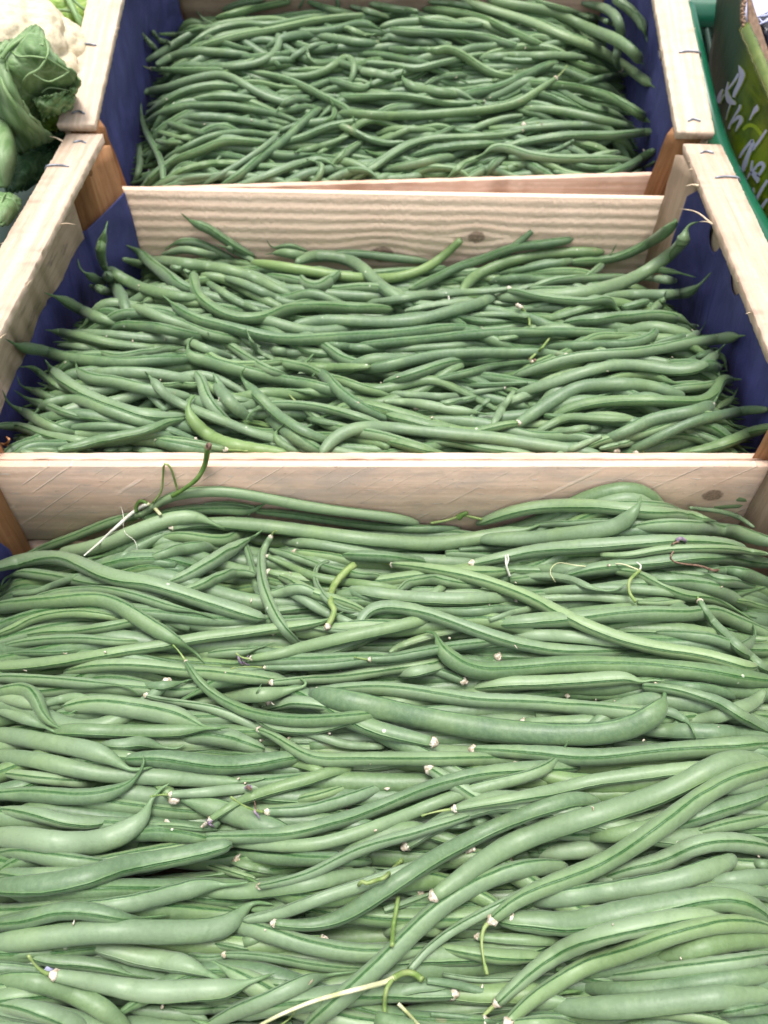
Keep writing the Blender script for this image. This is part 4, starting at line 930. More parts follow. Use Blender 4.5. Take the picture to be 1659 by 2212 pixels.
TR_MID = """
3 45 th 710,215 760,187 840,182 900,205 960,235 1010,255
3 35 hh 700,235 800,215 900,235 980,250
3 35 th 1150,170 1180,205 1260,200 1330,225
3 45 th 1145,235 1220,228 1300,240 1350,250
3 40 hh 1420,230 1550,232 1700,250 1850,265
3 55 hh 640,255 760,270 880,285 1000,305 1100,340 1200,385 1260,410
3 35 hh 700,280 780,300 840,325
3 45 hh 530,255 640,290 720,330
3 50 th 570,450 680,435 780,440 900,455
3 50 th 335,255 350,300 400,335 450,360
3 45 hh 390,370 460,395 540,420
3 45 hh 200,370 270,390 350,425 430,455 530,470
3 50 hh 870,325 980,345 1080,400 1180,450 1230,470
3 45 hh 880,345 960,400 1050,450 1130,480
3 40 bh 970,335 1060,365 1150,405 1230,440 1300,445
3 50 hh 560,460 640,485 720,520 800,545 900,580 1000,600 1070,625
3 50 hh 450,570 520,540 600,545 700,555 800,580 900,600
3 45 hh 300,575 450,580 600,595 750,605 830,620 900,650 1000,680
3 45 hh 250,630 350,635 450,645
3 45 hh 290,530 340,520 420,530
3 50 hh 1180,690 1300,720 1450,725 1600,720
3 45 hh 1140,640 1260,660 1400,665
3 45 hh 1170,700 1300,720 1400,760 1500,790 1600,825 1700,845
3 40 hh 1400,620 1550,640 1700,640
3 40 th 75,760 90,800 160,830 240,860 300,870
3 40 th 80,720 140,725 200,770 260,810 300,840
3 55 hh 390,750 520,745 650,750 780,770 870,780
3 35 hh 650,800 780,800 900,800
3 40 th 910,725 940,780 970,830 1020,860 1100,870
3 60 hh 930,800 1000,880 1060,930 1100,960
3 45 th 60,820 120,860 200,890 280,920 360,945
3 50 hh -20,975 80,980 170,1005 270,1030 380,1045 450,1050
3 45 hh 270,985 380,980 500,980 620,1000
3 40 hh 100,1085 200,1080 300,1090
3 40 hh -20,1080 100,1090 200,1100
3 45 hh 450,1085 600,1085 750,1100
3 55 hh 650,1040 740,1060 850,1085 950,1100
3 70 hh 1140,930 1200,970 1270,1020 1350,1070 1420,1100
3d 40 hh 1290,930 1400,960 1500,975
3 40 hh 1100,1000 1160,1040 1240,1080
3y 40 hh 1040,960 1100,960 1170,980
3 40 hh 0,900 60,880 120,880
3 40 hh 60,1030 160,1040 260,1060
3 50 hh 700,900 780,880 880,870
4 45 hh 440,360 560,340 700,345 820,350
4 35 hb 500,320 650,290 820,262
4 40 hh 620,385 720,350 850,340 1000,335 1100,340
4 45 hk 500,250 570,195 640,135
4 35 ht 1100,290 1250,310 1350,335
4 40 hh 1050,330 1180,340 1260,350
4 50 ht 940,420 1050,410 1200,410 1310,400 1370,360 1415,310
4 45 ht 1150,480 1200,440 1220,390
4 45 hb 1000,480 1060,460 1140,438
4 40 hh 600,470 750,440
4 45 hh 700,520 800,490 900,460 1000,450
4 40 hc 90,480 250,450 420,440 590,455
4 35 hc 350,500 500,495 640,505
4 25 hh 1220,530 1300,540 1360,545
4 40 hh 1130,630 1250,600 1330,580
4 35 ht 1280,600 1360,570 1395,520
4 35 ht 1330,620 1420,570 1450,510
4 45 hh 1300,450 1400,460 1430,480
4 35 hh 1300,700 1400,660 1440,640
4 50 ht 700,640 850,630 1000,625 1120,610 1190,555
4 60 hh 0,790 150,745 280,705 450,690 560,680
4 40 hc 200,780 350,750 500,712 640,700
4 50 hh 640,810 760,765 900,735 1000,720
4 45 ht 900,800 1020,765 1150,760 1250,790 1345,800
4 50 hh 480,900 600,850 720,820
4 35 hc 0,830 150,845 300,850 400,830 520,810
4 60 hh 0,930 100,950 200,975 300,980
4 45 hh 640,1020 700,980 800,940 950,945 1100,950
4 45 hh 720,1010 850,990 950,985
4 45 ht 1100,840 1250,820 1400,800 1490,780
4 45 hh 1300,990 1380,1020 1450,1050 1500,1080
4 40 hh 930,1075 1050,1050 1150,1040
4 35 hh 1500,1110 1600,1090 1650,1060
4 40 ht 1400,720 1450,760 1470,820
4 40 ht 1440,900 1500,860 1530,810
4 35 ht 1420,640 1470,690 1480,740
4 50 hh 180,1040 300,1050 450,1075 600,1095 700,1105
4 55 hh 0,1040 100,1060 200,1090 270,1105
4 40 hh 350,960 420,890 480,840
4 40 hh 200,890 320,870 420,850
*3 50 th 780,55 830,95 900,125 970,170 1040,215 1100,248
*3 35 th 930,190 1000,215 1060,245 1110,270
*3y 45 hx 1085,270 1200,285 1350,310 1480,330 1659,340 1759,325 1850,290 1930,230 1992,172
*3 60 th 1478,300 1420,352 1370,375 1320,365 1300,330
*3 60 hh 1280,270 1340,245 1400,240 1480,250 1560,290 1620,350 1700,410 1780,460
*3 50 th 465,90 450,150 435,210 440,260 460,310
*3 60 th 545,195 600,225 660,280 730,335 800,380 860,400
*3 55 bh 470,300 530,340 600,375 700,405 800,420 880,430
*3 55 th 190,400 270,430 350,475 440,515 520,540
*3 60 th 455,310 480,350 520,410 545,470 562,528
*3 55 hh 1260,540 1400,520 1550,525 1659,530 1800,520 1950,480 2090,440 2150,405
*3 62 bh 840,318 840,370 860,420 910,460 980,500 1070,515 1150,505 1220,480 1320,460 1500,465 1700,475
*3 62 tc 700,410 760,460 830,510 920,535 1050,565 1150,590 1250,605 1400,600 1550,590 1659,585 1800,570 1950,552 2075,560
*3 50 th 195,560 300,580 380,595 480,620 600,635 700,640
*3 55 th 25,600 90,635 180,650 280,680 400,695 550,705 700,690 830,690
*3 45 tt 375,625 430,655 500,680 600,665 700,650 770,640 800,635
*3 60 th 835,590 812,620 820,680 870,690 930,710 1050,740 1200,775 1320,795 1450,830 1500,850
*3 45 th 895,570 920,600 980,620 1040,660 1100,705 1170,740 1250,770
*3 32 th 1060,545 1080,600 1110,650 1180,690
*3d 60 th 1345,765 1375,742 1420,780 1480,840 1550,890 1620,930 1680,950
*3 60 th 325,690 340,740 400,772 500,785 600,812 700,832 830,855
*3 62 th 195,690 230,740 290,790 370,840 460,880 560,915 680,940 800,935
*3 50 th 10,820 40,880 110,920 200,970 280,1000 350,1025
*3 55 th 140,930 190,890 260,865 340,865 420,895 520,930 600,960 700,980
*3 55 th 835,735 870,780 890,850 930,910 980,960 1030,1010
*3 48 th 625,740 670,790 720,850 800,890 900,930 1000,970 1100,1010 1200,1035 1300,1060
*3 50 th 1058,965 1080,925 1130,895 1220,885 1340,890 1450,910 1560,940 1650,970
*3 52 bh 250,1082 330,1065 420,1040 520,1020 620,1000 720,965 800,945
*3 52 th 1065,715 1040,760 1080,810 1130,860 1190,920 1260,970 1340,1015 1440,1050
*3 45 th 1230,965 1190,1010 1210,1050 1280,1090 1340,1105
*3y 64 th 845,840 815,880 820,930 860,985 940,1040 1040,1070 1150,1085 1240,1095
*3 60 bh 1385,1102 1420,1050 1490,1000 1580,980 1700,985 1850,1000 2000,1015 2150,1030 2300,1055 2450,1075 2600,1100
*4 50 hh 330,400 380,340 460,295 560,260 700,235 850,225 950,225
*4 45 hb 110,385 220,340 320,290 440,250 560,205 700,190 818,170
*4d 50 ht 800,270 900,265 1020,245 1120,200 1200,150 1262,95 1248,82
*4 38 ht 860,340 920,300 970,250 1005,190
*4 62 ht 480,420 640,415 800,410 950,380 1050,350 1130,310 1220,250 1290,180 1310,110 1360,95
*4 45 ht 500,395 560,395 650,415 760,430 870,440 960,430 1000,465 1040,500
*4 45 hc -100,445 0,440 150,415 350,400 500,390 540,382
*4 60 hb 780,530 880,518 1000,508 1120,500 1200,500 1268,515
*4d 48 hx -120,630 0,620 200,600 400,580 600,572 800,570 1008,574
*4 36 hk -80,655 0,650 150,640 300,630 440,610 600,588
*4 52 hc -100,735 0,720 120,692 250,668 400,660 550,660 700,660 785,672
*4 55 ht 560,760 680,720 820,680 1000,665 1150,650 1300,620 1450,600 1562,585
*4 55 ht 560,840 700,800 850,750 980,715 1120,715 1250,740 1350,730 1420,680 1475,620
*4 30 hk 300,790 380,800 500,797 622,790
*4 60 hb 560,980 650,920 760,850 850,805 980,797 1120,802 1230,830 1300,852
*4 55 ht 720,940 820,890 950,870 1100,865 1250,870 1380,868 1440,820 1450,780 1545,775
*4 45 ht 0,870 150,880 280,905 350,912 475,930
*4 45 hc 460,990 500,920 560,828
*4 60 ht 940,1040 1050,1000 1150,950 1250,930 1350,910 1420,880 1455,820
*4 48 hh 1000,1105 1120,1060 1220,1010 1330,960 1450,930 1560,910 1659,905
*4 62 hh 1230,1110 1380,1080 1500,1040 1600,1000 1690,975
*4 42 hc 730,1110 800,1080 870,1050 938,1020
"""
TR_BACK = """
I 35 ch 360,205 500,205 620,170 800,150
I 50 hh 740,60 850,20 1000,-10
I 55 hh 700,110 850,70 1000,35 1150,10
I 35 hh 1200,50 1230,-5
I 60 hh 1440,70 1430,-10
I 50 hh 1250,10 1400,60 1550,90
I 40 hh 250,520 320,490 430,470 520,475
I 40 hh 240,580 350,570 480,560
I 55 hh 540,610 650,585 780,580 950,600
I 50 hh 380,740 450,755 560,790 680,825
I 40 hh 310,780 400,810 500,835 620,840
I 40 hh 310,830 380,860 500,860 600,860
I 40 hh 340,890 450,895 550,890
I 45 hh 430,1110 550,1070 720,1055
I 55 hh 415,1070 520,1020 650,990 800,985 950,990
I 40 hh 240,190 290,250 340,300
I 45 hh 320,190 350,240 420,260
I 45 hh 1110,390 1200,320 1290,275 1370,260
I 50 hh 280,640 380,620 470,600
I 50 hh 1450,570 1600,590 1750,600
I 50 hh 1000,690 1150,660 1300,640
I 50 hh 1100,1000 1250,980 1400,960
I 60 hh 1390,1010 1450,950 1540,880 1620,840
I 50 hh 950,1140 1080,1120 1200,1090 1300,1070
I 50 hh 200,1120 240,1000 240,870
I 50 hh 270,1110 320,1060 380,1010
I 45 hh 700,970 750,930 800,900
I 45 hh 1600,1100 1500,1120 1400,1140
J 60 ht 0,110 80,90 160,80 235,65
J 45 hh 160,180 280,200 400,220 520,225
J 45 ht -60,140 0,150 70,180 145,172
J 40 hc 200,60 320,90 450,120 600,132 680,125
J 40 hh 0,275 150,280 300,305 420,330
J 42 hh 60,320 200,330 340,350 430,330 560,300 700,270
J 38 hh 370,440 450,400 540,385 640,385
J 40 hh 190,440 320,420
J 48 hh 900,90 1050,150 1200,230
J 40 hh 0,30 100,60 200,90
J 48 hh 100,20 250,50 350,60
J 45 hh 1300,330 1380,380 1450,420
J 48 hh 1050,490 1200,520 1320,560 1450,610 1540,650
J 45 hh 850,450 1000,490 1150,545
J 45 hh 1160,430 1280,400 1420,380
J 40 hh 400,620 550,605 720,600
J 40 hh 800,670 950,650 1100,640 1230,640
J 40 hh 100,700 220,660 350,660 460,670
J 45 hh 160,910 300,905 420,880
J 55 hh 160,870 320,840 460,810 560,800
J 50 hh 300,800 450,760 600,740 760,735
J 45 hh 650,850 760,880 880,920 1000,950
J 40 hh 1020,870 1120,900 1210,940
J 40 hh 250,960 400,945 600,950
J 45 hh 540,910 680,940 800,955
J 40 hh 1100,830 1250,860 1400,850
J 40 hh 400,10 600,30 700,70
J 45 hh 1180,360 1300,390 1400,430 1480,480
J 40 hh 1400,540 1460,520 1510,490
J 35 kh 1510,505 1400,545 1300,520
J 45 hh 200,250 350,260 480,250
J 50 hh 0,360 100,370 250,400
J 50 hh 1180,820 1280,790 1400,780
*I 50 hh 270,370 380,310 500,230 620,180 760,155 900,150 1100,150
*I 50 hh 530,290 620,220 740,165 880,145 1050,150 1250,110 1400,95
*I 52 hh 600,290 720,250 850,215 1000,190 1150,155 1300,125 1500,100 1659,100
*I 30 ch 585,68 630,120 690,145
*I 55 hh 340,390 440,340 560,310 700,315 830,325 900,330
*I 60 hh 1000,290 1100,230 1250,210 1400,230 1550,255 1700,260
*I 50 th 1040,190 1085,240 1050,320 960,380 840,400 700,410
*I 35 th 1245,270 1265,360 1340,400
*I 50 hh 1060,465 1250,460 1350,430 1430,380 1480,345 1525,370 1530,450 1490,530
*I 60 kt 310,415 450,425 600,430 800,430 1000,450 1150,485 1280,550 1400,610 1490,660 1545,735
*I 55 hh 250,560 400,530 550,480 700,450 800,470 900,530 1020,590 1150,625 1200,640
*I 55 hh 280,700 360,640 460,570 580,530 700,515 850,530
*I 50 hh 285,740 380,680 500,645 650,635 800,640 950,665 1100,700 1200,735
*I 55 hh 480,720 560,705 700,705 850,725 980,750 1080,775
*I 45 hh 390,960 500,900 620,840 750,805 900,800 1040,820 1100,825
*I 60 hh 400,1000 500,950 620,905 720,860 850,850 980,870 1010,880
*I 40 ch 255,330 240,420 210,540 190,680 190,800
*I 52 ch 240,620 250,720 290,820 340,910 375,1000 385,1130
*I 55 ht 1360,480 1450,500 1550,530 1620,520 1642,450
*I 50 th 1055,690 1090,640 1180,600 1280,610
*I 50 ht 1300,750 1380,735 1415,690 1400,620 1372,575
*I 50 hh 1400,740 1500,780 1600,830 1700,850 1800,810 1900,760
*I 45 th 1150,920 1280,900 1400,860 1500,820
*I 60 hb 720,1130 820,1070 920,990 1020,910 1120,840 1200,760 1280,690 1335,652
*I 40 ht 590,1130 700,1070 820,1000 930,930 1010,870 1065,820 1108,745
*I 58 ht 780,1140 900,1100 1030,1050 1150,1000 1260,975 1340,965 1440,1012
*I 45 ht 1200,1150 1260,1120 1310,1080 1340,1005 1240,955
*I 60 ht 1340,1110 1440,1060 1540,1030 1620,1040 1659,1070
*J 60 ht 1350,-10 1430,50 1490,120 1520,220
*J 50 hh 370,45 500,60 640,85 760,130 880,190 1000,240
*J 58 ht 560,-10 680,40 800,75 920,110 1040,165 1150,210 1260,250 1350,300 1450,370 1560,450
*J 58 ht 700,0 850,30 1000,50 1120,100 1230,150 1330,190 1420,240 1500,330
*J 35 hc 930,0 1050,35 1150,65 1270,110
*J 35 hc 1200,65 1280,95 1355,132
*J 52 hc 1180,15 1280,35 1350,75 1385,150 1370,240 1360,310 1382,358
*J 48 hh 180,155 320,165 480,170 640,180 760,210 870,245 915,255
*J 48 hh 660,300 800,285 950,285 1100,285 1220,300
*J 52 th 390,235 430,260 500,250 570,280 660,340 760,385 850,390
*J 55 th 275,340 270,400 330,450 420,465 520,480 580,490
*J 55 hh 550,495 680,465 800,430 900,385 980,345 1060,320
*J 55 ht 870,430 1000,430 1150,450 1280,480 1400,530 1500,600 1555,640
*J 48 ht 850,560 1000,555 1150,580 1280,610 1400,640 1480,660
*J 45 hc -60,495 0,500 150,490 280,490 400,510 530,530 683,520
*J 52 hk -60,580 0,580 150,590 350,590 550,575 700,560 850,530 950,470 1050,400
*J 45 hc 580,680 700,630 800,600 880,590
*J 55 hh 850,740 1000,705 1150,690 1350,690 1550,670
*J 38 hh 0,650 80,700 180,730 280,725
*J 38 hb 50,880 180,800 300,730 420,700 540,645
*J 42 hk 0,925 100,870 200,800 300,740 420,705 600,700 780,690 880,668
*J 55 th 620,815 680,790 720,755 800,755 900,790 1050,810 1200,810 1330,815 1440,825
*J 35 kh 1140,718 1060,760 980,782
*J 50 th 470,955 520,890 600,830 680,800
*J 50 th 690,935 720,850 800,800
*J 58 hx 870,820 950,860 1030,910 1110,948
*J 30 kh 1555,825 1480,870 1380,920
*Jd 55 hb 1180,940 1300,900 1420,850 1500,800 1558,762
*J 40 ht -40,870 80,870 140,910 168,958
"""
def parse(txt):
    out = []
    for ln in txt.strip().splitlines():
        star = ln.startswith('*'); tok = ln.lstrip('*').split()
        key = tok[0][0]; col = tok[0][1:]; ox, oy, s = SHEETS[key]
        pts = np.array([[float(v) for v in t.split(',')] for t in tok[3:]])
        pts = (pts * s + [ox, oy]) / 2.0            # -> 1659 px wide picture
        if np.ptp(pts, axis=0).max() < 5: continue
        out.append(dict(star=star, w=float(tok[1]) * s / 2, ends=tok[2], pts=pts, col=col))
    return [b for b in out if not b['star']] + [b for b in out if b['star']]

class Pile:
    """height map of the heap in one crate (crate-local), the beans are laid on it one after the other"""
    G = 0.0015
    def __init__(s, F, base, y0, y1, front_lim):
        s.F = F; s.x0, s.x1, s.y0, s.y1 = -0.245, 0.245, y0, y1; s.base = base
        xs = np.arange(s.x0, s.x1, s.G); ys = np.arange(y0, y1, s.G)
        s.X, s.Y = np.meshgrid(xs, ys, indexing='ij'); s.H = base(s.X, s.Y)
        s.cl = F.l(CAM); s.front = front_lim
    def get(s, x, y):
        i = np.clip(((x - s.x0) / s.G).astype(int), 0, s.H.shape[0] - 1); j = np.clip(((y - s.y0) / s.G).astype(int), 0, s.H.shape[1] - 1)
        return s.H[i, j]
    def drape(s, pos, r, give=0.12, stiff=2.6, it=4, tail=None):
        """pos(z) -> (n,3) local points of the centre line at heights z"""
        n = len(r); z = np.full(n, -0.02); P = pos(z)
        z = s.get(P[:, 0], P[:, 1]) + r
        for k in range(it):
            P = pos(z)
            T = np.gradient(P[:, :2], axis=0); T /= np.linalg.norm(T, axis=1)[:, None] + 1e-9
            Nn = np.stack([-T[:, 1], T[:, 0]], 1)
            c = np.full(n, -1.0)
            for o in (-0.8, -0.4, 0, 0.4, 0.8):
                q = P[:, :2] + Nn * (o * r)[:, None]
                c = np.maximum(c, s.get(q[:, 0], q[:, 1]) + r * math.sqrt(1 - o * o))
            c = c - give * r
            w = int(stiff * 3); ker = np.exp(-0.5 * (np.arange(-w, w + 1) / stiff) ** 2); ker /= ker.sum()
            sm = lambda a: np.convolve(np.pad(a, w, mode='edge'), ker, 'valid')
            z1 = sm(c); z1 = z1 + 0.75 * sm(np.maximum(0, c - z1)) + 0.0
            z = 0.5 * z + 0.5 * z1 if k < it - 1 else z1
        return pos(z)
    def stamp(s, P, r):
        for p, rr in zip(P, r):
            k = int(rr / s.G) + 1; i0 = int((p[0] - s.x0) / s.G); j0 = int((p[1] - s.y0) / s.G)
            a, b, c, d = max(0, i0 - k), min(s.H.shape[0], i0 + k + 1), max(0, j0 - k), min(s.H.shape[1], j0 + k + 1)
            if a >= b or c >= d: continue
            dd = (s.X[a:b, c:d] - p[0]) ** 2 + (s.Y[a:b, c:d] - p[1]) ** 2
            hh = np.where(dd < rr * rr, p[2] + np.sqrt(np.maximum(0, rr * rr - dd)), -9)
            s.H[a:b, c:d] = np.maximum(s.H[a:b, c:d], hh)

def warp(ends, Lm, n, m=400):
    """positions 0..1 along a pod of length Lm, closer together near thin tails"""
    u = np.linspace(0, 1, m); w_ = np.ones(m)
    if ends[0] == 't': w_ += 3.2 * np.exp(-u * Lm / 0.014)
    if ends[1] == 't': w_ += 3.2 * np.exp(-(1 - u) * Lm / 0.014)
    c_ = np.concatenate([[0], np.cumsum((w_[1:] + w_[:-1]) / 2)]); c_ /= c_[-1]
    return np.interp(np.linspace(0, 1, n), c_, u)
def profile(n, ends, r, L, v=None):
    """radius along the pod, and how much of each end is tail"""
    v = np.linspace(0, 1, n) if v is None else v
    f = np.ones(n); tip = np.zeros(n)
    for e, u in ((ends[0], v), (ends[1], 1 - v)):
        d = u * L                                    # metres from that end
        if e == 't':
            t1, t2 = 0.010, 0.026
            k_ = 1.7 if 'h' in ends else 1.0; t1, t2 = min(t1, L * .16 * k_), min(t2, L * .34 * k_)
            g = np.where(d < t1, 0.12 + 0.12 * (d / t1), 0.24 + 0.76 * np.sin(np.clip((d - t1) / (t2 - t1), 0, 1) * math.pi / 2) ** 1.15)
            f *= g * np.clip(0.35 + d / 0.004, 0, 1); tip = np.maximum(tip, np.clip(1 - (d - t1 * 0.4) / (t2 * 0.7), 0, 1))
        elif e in 'ck':
            f *= 0.50 + 0.50 * np.clip(d / 0.038, 0, 1) ** 0.7; tip = np.maximum(tip, 0.25 * np.clip(1 - d / 0.01, 0, 1))
        elif e == 'x':
            f *= 0.72 + 0.28 * np.clip(d / 0.03, 0, 1)
        elif e == 'b':
            q = np.clip(d / 0.020, 0, 1) ** 0.8; f *= 0.18 + 0.82 * np.sqrt(np.maximum(0, 1 - (1 - q) ** 2))
        else:
            q = np.clip(d / 0.026, 0, 1); f *= 0.30 + 0.70 * np.sqrt(np.maximum(0, 1 - (1 - q) ** 2))
    return r * f, tip
def arclen(P): return np.concatenate([[0], np.cumsum(np.linalg.norm(np.diff(P, axis=0), axis=1))])
cfg = {
 'near': dict(F=F_near, y0=-0.36, y1=0.0, base=lambda x, y: -0.062 + 0.034 * np.clip(-y / 0.075, 0, 1) ** 0.8 + 0.010 * np.clip((-y - 0.07) / 0.06, 0, 1) - 0.016 * (x / 0.24) ** 2 * np.clip(1 + y / 0.12, 0, 1) - (0.006 * (x < -0.12) + 0.007 * np.clip((x - 0.03) / 0.05, 0, 1)) * np.clip(1 + y / 0.06, 0, 1) - 0.014, front=None),
 'mid': dict(F=F_mid, y0=-0.296, y1=0.0, base=lambda x, y: -0.057 + 0.024 * np.clip(-y / 0.09, 0, 1) + 0.014 * np.clip((-y - 0.09) / 0.07, 0, 1) + 0.016 * np.clip((np.abs(x) - 0.13) / 0.09, 0, 1) * np.clip((-y - 0.06) / 0.09, 0, 1) - 0.008 * np.clip(1 + y / 0.05, 0, 1) * np.clip((np.abs(x) - 0.15) / 0.08, 0, 1) - 0.017, front=-0.004),
 'back': dict(F=F_back, y0=-0.294, y1=0.0, base=lambda x, y: -0.050 + 0.018 * np.clip(-y / 0.12, 0, 1) + 0.010 * np.clip((-y - 0.12) / 0.1, 0, 1) - 0.014 * np.clip((np.abs(x) - 0.16) / 0.07, 0, 1) ** 1.5 - 0.018, front=-0.008)}
ZW = {}
beans = []
NS = 54
def lay(pile, rec, pos, rpx=None, r=None, N=NS, ends='hh', star=False, lift=0.0):
    """drape one bean and remember it"""
    return
for which, txt, nfill in (('near', TR_NEAR, 230), ('mid', TR_MID, 230), ('back', TR_BACK, 210)):
    c = cfg[which]; F = c['F']; pile = Pile(F, c['base'], c['y0'], c['y1'], c['front'])
    H0 = pile.H.copy(); pile.H -= 0.011
    g = np.random.default_rng({'near': 11, 'mid': 22, 'back': 33}[which])
    ymin = c['y0'] + 0.004
    def clampz(P, r):                                  # keep the heap inside the boards
        P[:, 0] = np.clip(P[:, 0], -0.241 + r, 0.241 - r)
        return P
    # the beans further down: a close bed first, then loose ones
    bed = [(y_, x_) for y_ in np.arange(ymin + 0.004, -0.004, 0.0062) for x_ in (-0.175, -0.058, 0.058, 0.175)]
    bed = [(y_, x_) for y_, x_ in bed] + [(y_ + 0.003, x_ + 0.05) for y_, x_ in bed] + ([(y_, x_ - 0.04) for y_, x_ in bed] if which == 'near' else [])
    for k in range(len(bed) + nfill):
        L = g.uniform(0.10, 0.155); r0 = g.uniform(0.0036, 0.0048) * (1.04 if which == 'near' else 1)
        cx = g.uniform(-0.20, 0.20); cy = g.uniform(ymin + 0.006, -0.006) if k % 3 else g.uniform(ymin, ymin + 0.1)
        an = g.normal(0.0, 0.22 if k > nfill * 0.35 else 0.4); bend = g.normal(0, 0.010); b2 = g.normal(0, 0.006)
        deep = k < len(bed)
        if deep:
            cy, cx = bed[k]; cx += g.normal(0, 0.012); cy += g.normal(0, 0.002); an = g.normal(0, 0.07); L = g.uniform(0.125, 0.15); bend *= 0.4; b2 *= 0.4
        mx = 0.2400 - L / 2 * abs(math.cos(an))
        if not deep and which != 'near' and g.random() < 0.42: cx = g.choice([-1, 1]) * (mx - g.uniform(0, 0.010))
        cx = float(np.clip(cx, -mx, mx))
        t = np.linspace(-1, 1, 34)
        xl = t * L / 2; yl = bend * (1 - t * t) + b2 * np.sin(t * math.pi)
        x = cx + xl * math.cos(an) - yl * math.sin(an); y = cy + xl * math.sin(an) + yl * math.cos(an)
        y = np.clip(y, ymin + r0, -0.001 - r0)
        ends = g.choice(['tk', 'tc', 'kt', 'ct', 'tb', 'ht']) if cx * (1 if which == 'near' else 0) == 0 and abs(cx) < mx - 0.012 else ('tc' if cx < 0 else 'ct')
        r, tip = profile(34, ends, r0, L)
        P = pile.drape(lambda z: np.stack([x, y, z], 1), r, give=1.25 if deep else 0.45)
        over = P[:, 2] - (H0[0, 0] * 0 + c['base'](P[:, 0], P[:, 1]) + 0.0135)
        if not deep and over.max() > 0.0055: continue
        pile.stamp(P, r)
        beans.append(dict(which=which, P=P, r=r, tip=tip, ends=ends, fill=True, col='', S=10, traced=False))
    # the beans seen in the photograph
    cl = pile.cl
    for b in parse(txt):
        q4 = catmull(b['pts'], 400)
        vpar = warp(b['ends'], arclen(q4)[-1] * {'near': .34, 'mid': .57, 'back': .70}[which] / FPX, NS)
        q = np.stack([np.interp(vpar, np.linspace(0, 1, 400), q4[:, a]) for a in range(2)], 1)
        dirs = FW + RX * ((q[:, 0] - 829.5) / FPX)[:, None] - UP * ((q[:, 1] - 1106) / FPX)[:, None]
        dl = dirs @ F.B                                # rays in crate-local axes
        ln = arclen(b['pts'] if len(b['pts']) > 2 else q)[-1]
        def pos(z, rr=None):
            t = (z - cl[2]) / dl[:, 2]
            P = cl + dl * t[:, None]
            R_ = rad
            lim = -0.0006 - R_                         # back board
            over = P[:, 1] > lim
            tt = (lim - cl[1]) / dl[:, 1]
            P = np.where(over[:, None], cl + dl * tt[:, None], P)
            if c['front'] is not None:
                lo_ = c['y0'] + R_ * 0.6
                under = P[:, 1] < lo_
                P[:, 1] = np.where(under, lo_, P[:, 1])
            for sg in (-1, 1):
                lx = 0.2405 - 0.021 * np.clip((P[:, 1] + 0.055) / 0.050, 0, 1) - R_
                o2 = (P[:, 0] * sg > lx) & (dl[:, 0] * sg > 0)
                tw = (sg * lx - cl[0]) / np.where(np.abs(dl[:, 0]) < 1e-6, 1e-6, dl[:, 0])
                Q = cl + dl * tw[:, None]; Q[:, 2] = np.minimum(Q[:, 2], P[:, 2] + 0.035)
                P = np.where(o2[:, None], Q, P)
            return P
        onw = None
        # size first: depth at the middle of the bean
        rad = np.full(NS, 0.004)
        P = pos(pile.get(*(pos(np.full(NS, -0.02))[:, :2].T)))
        dep = (F.w(P) - CAM) @ FW
        r0 = b['w'] * {'near': 0.94, 'mid': 0.93, 'back': 0.87}[which] / 2 / FPX * np.median(dep)
        r0 = float(np.clip(r0, 0.0014, 0.0056))
        L = arclen(pos(np.full(NS, np.median(P[:, 2]))))[-1]
        rad, tip = profile(NS, b['ends'], r0, L, vpar)
        P = pile.drape(pos, rad, give=0.30, stiff=3.2)
        wallish = (np.abs(P[:, 0]) > 0.2395 - rad).mean()
        if wallish > (0.5 if b['star'] else 0.22) and 't' not in b['ends']: continue
        if wallish > 0.6 and not b['star']: continue
        vv = vpar
        up_ = np.zeros(NS)                             # free tails stand a little off the heap
        for e, u in ((b['ends'][0], vv), (b['ends'][1], 1 - vv)):
            if e == 't': up_ += g.uniform(0.001, 0.0035) * np.clip(1 - u * L / 0.022, 0, 1) ** 1.5
            if e == 'h': up_ -= 0.0045 * np.clip(1 - u * L / 0.02, 0, 1) ** 1.3
        P = pos(P[:, 2] + up_)
        sd_ = np.linalg.norm(np.diff(P, axis=0), axis=1); cs_ = np.concatenate([[0], np.cumsum(np.maximum(sd_, 1e-6))])
        tt_ = vpar * cs_[-1]; P = np.stack([np.interp(tt_, cs_, P[:, a]) for a in range(3)], 1)
        kr = np.exp(-0.5 * (np.arange(-4, 5) / 1.9) ** 2); kr /= kr.sum()
        ext = np.vstack([2 * P[0] - P[1:5][::-1], P, 2 * P[-1] - P[-5:-1][::-1]])
        P = np.stack([np.convolve(ext[:, a], kr, 'valid') for a in range(3)], 1)
        pile.stamp(P, rad * 0.96)
        beans.append(dict(which=which, P=P, r=rad, tip=tip, ends=b['ends'], fill=False, col=b['col'], S=14, traced=True, star=b['star']))
    ZW[which] = pile

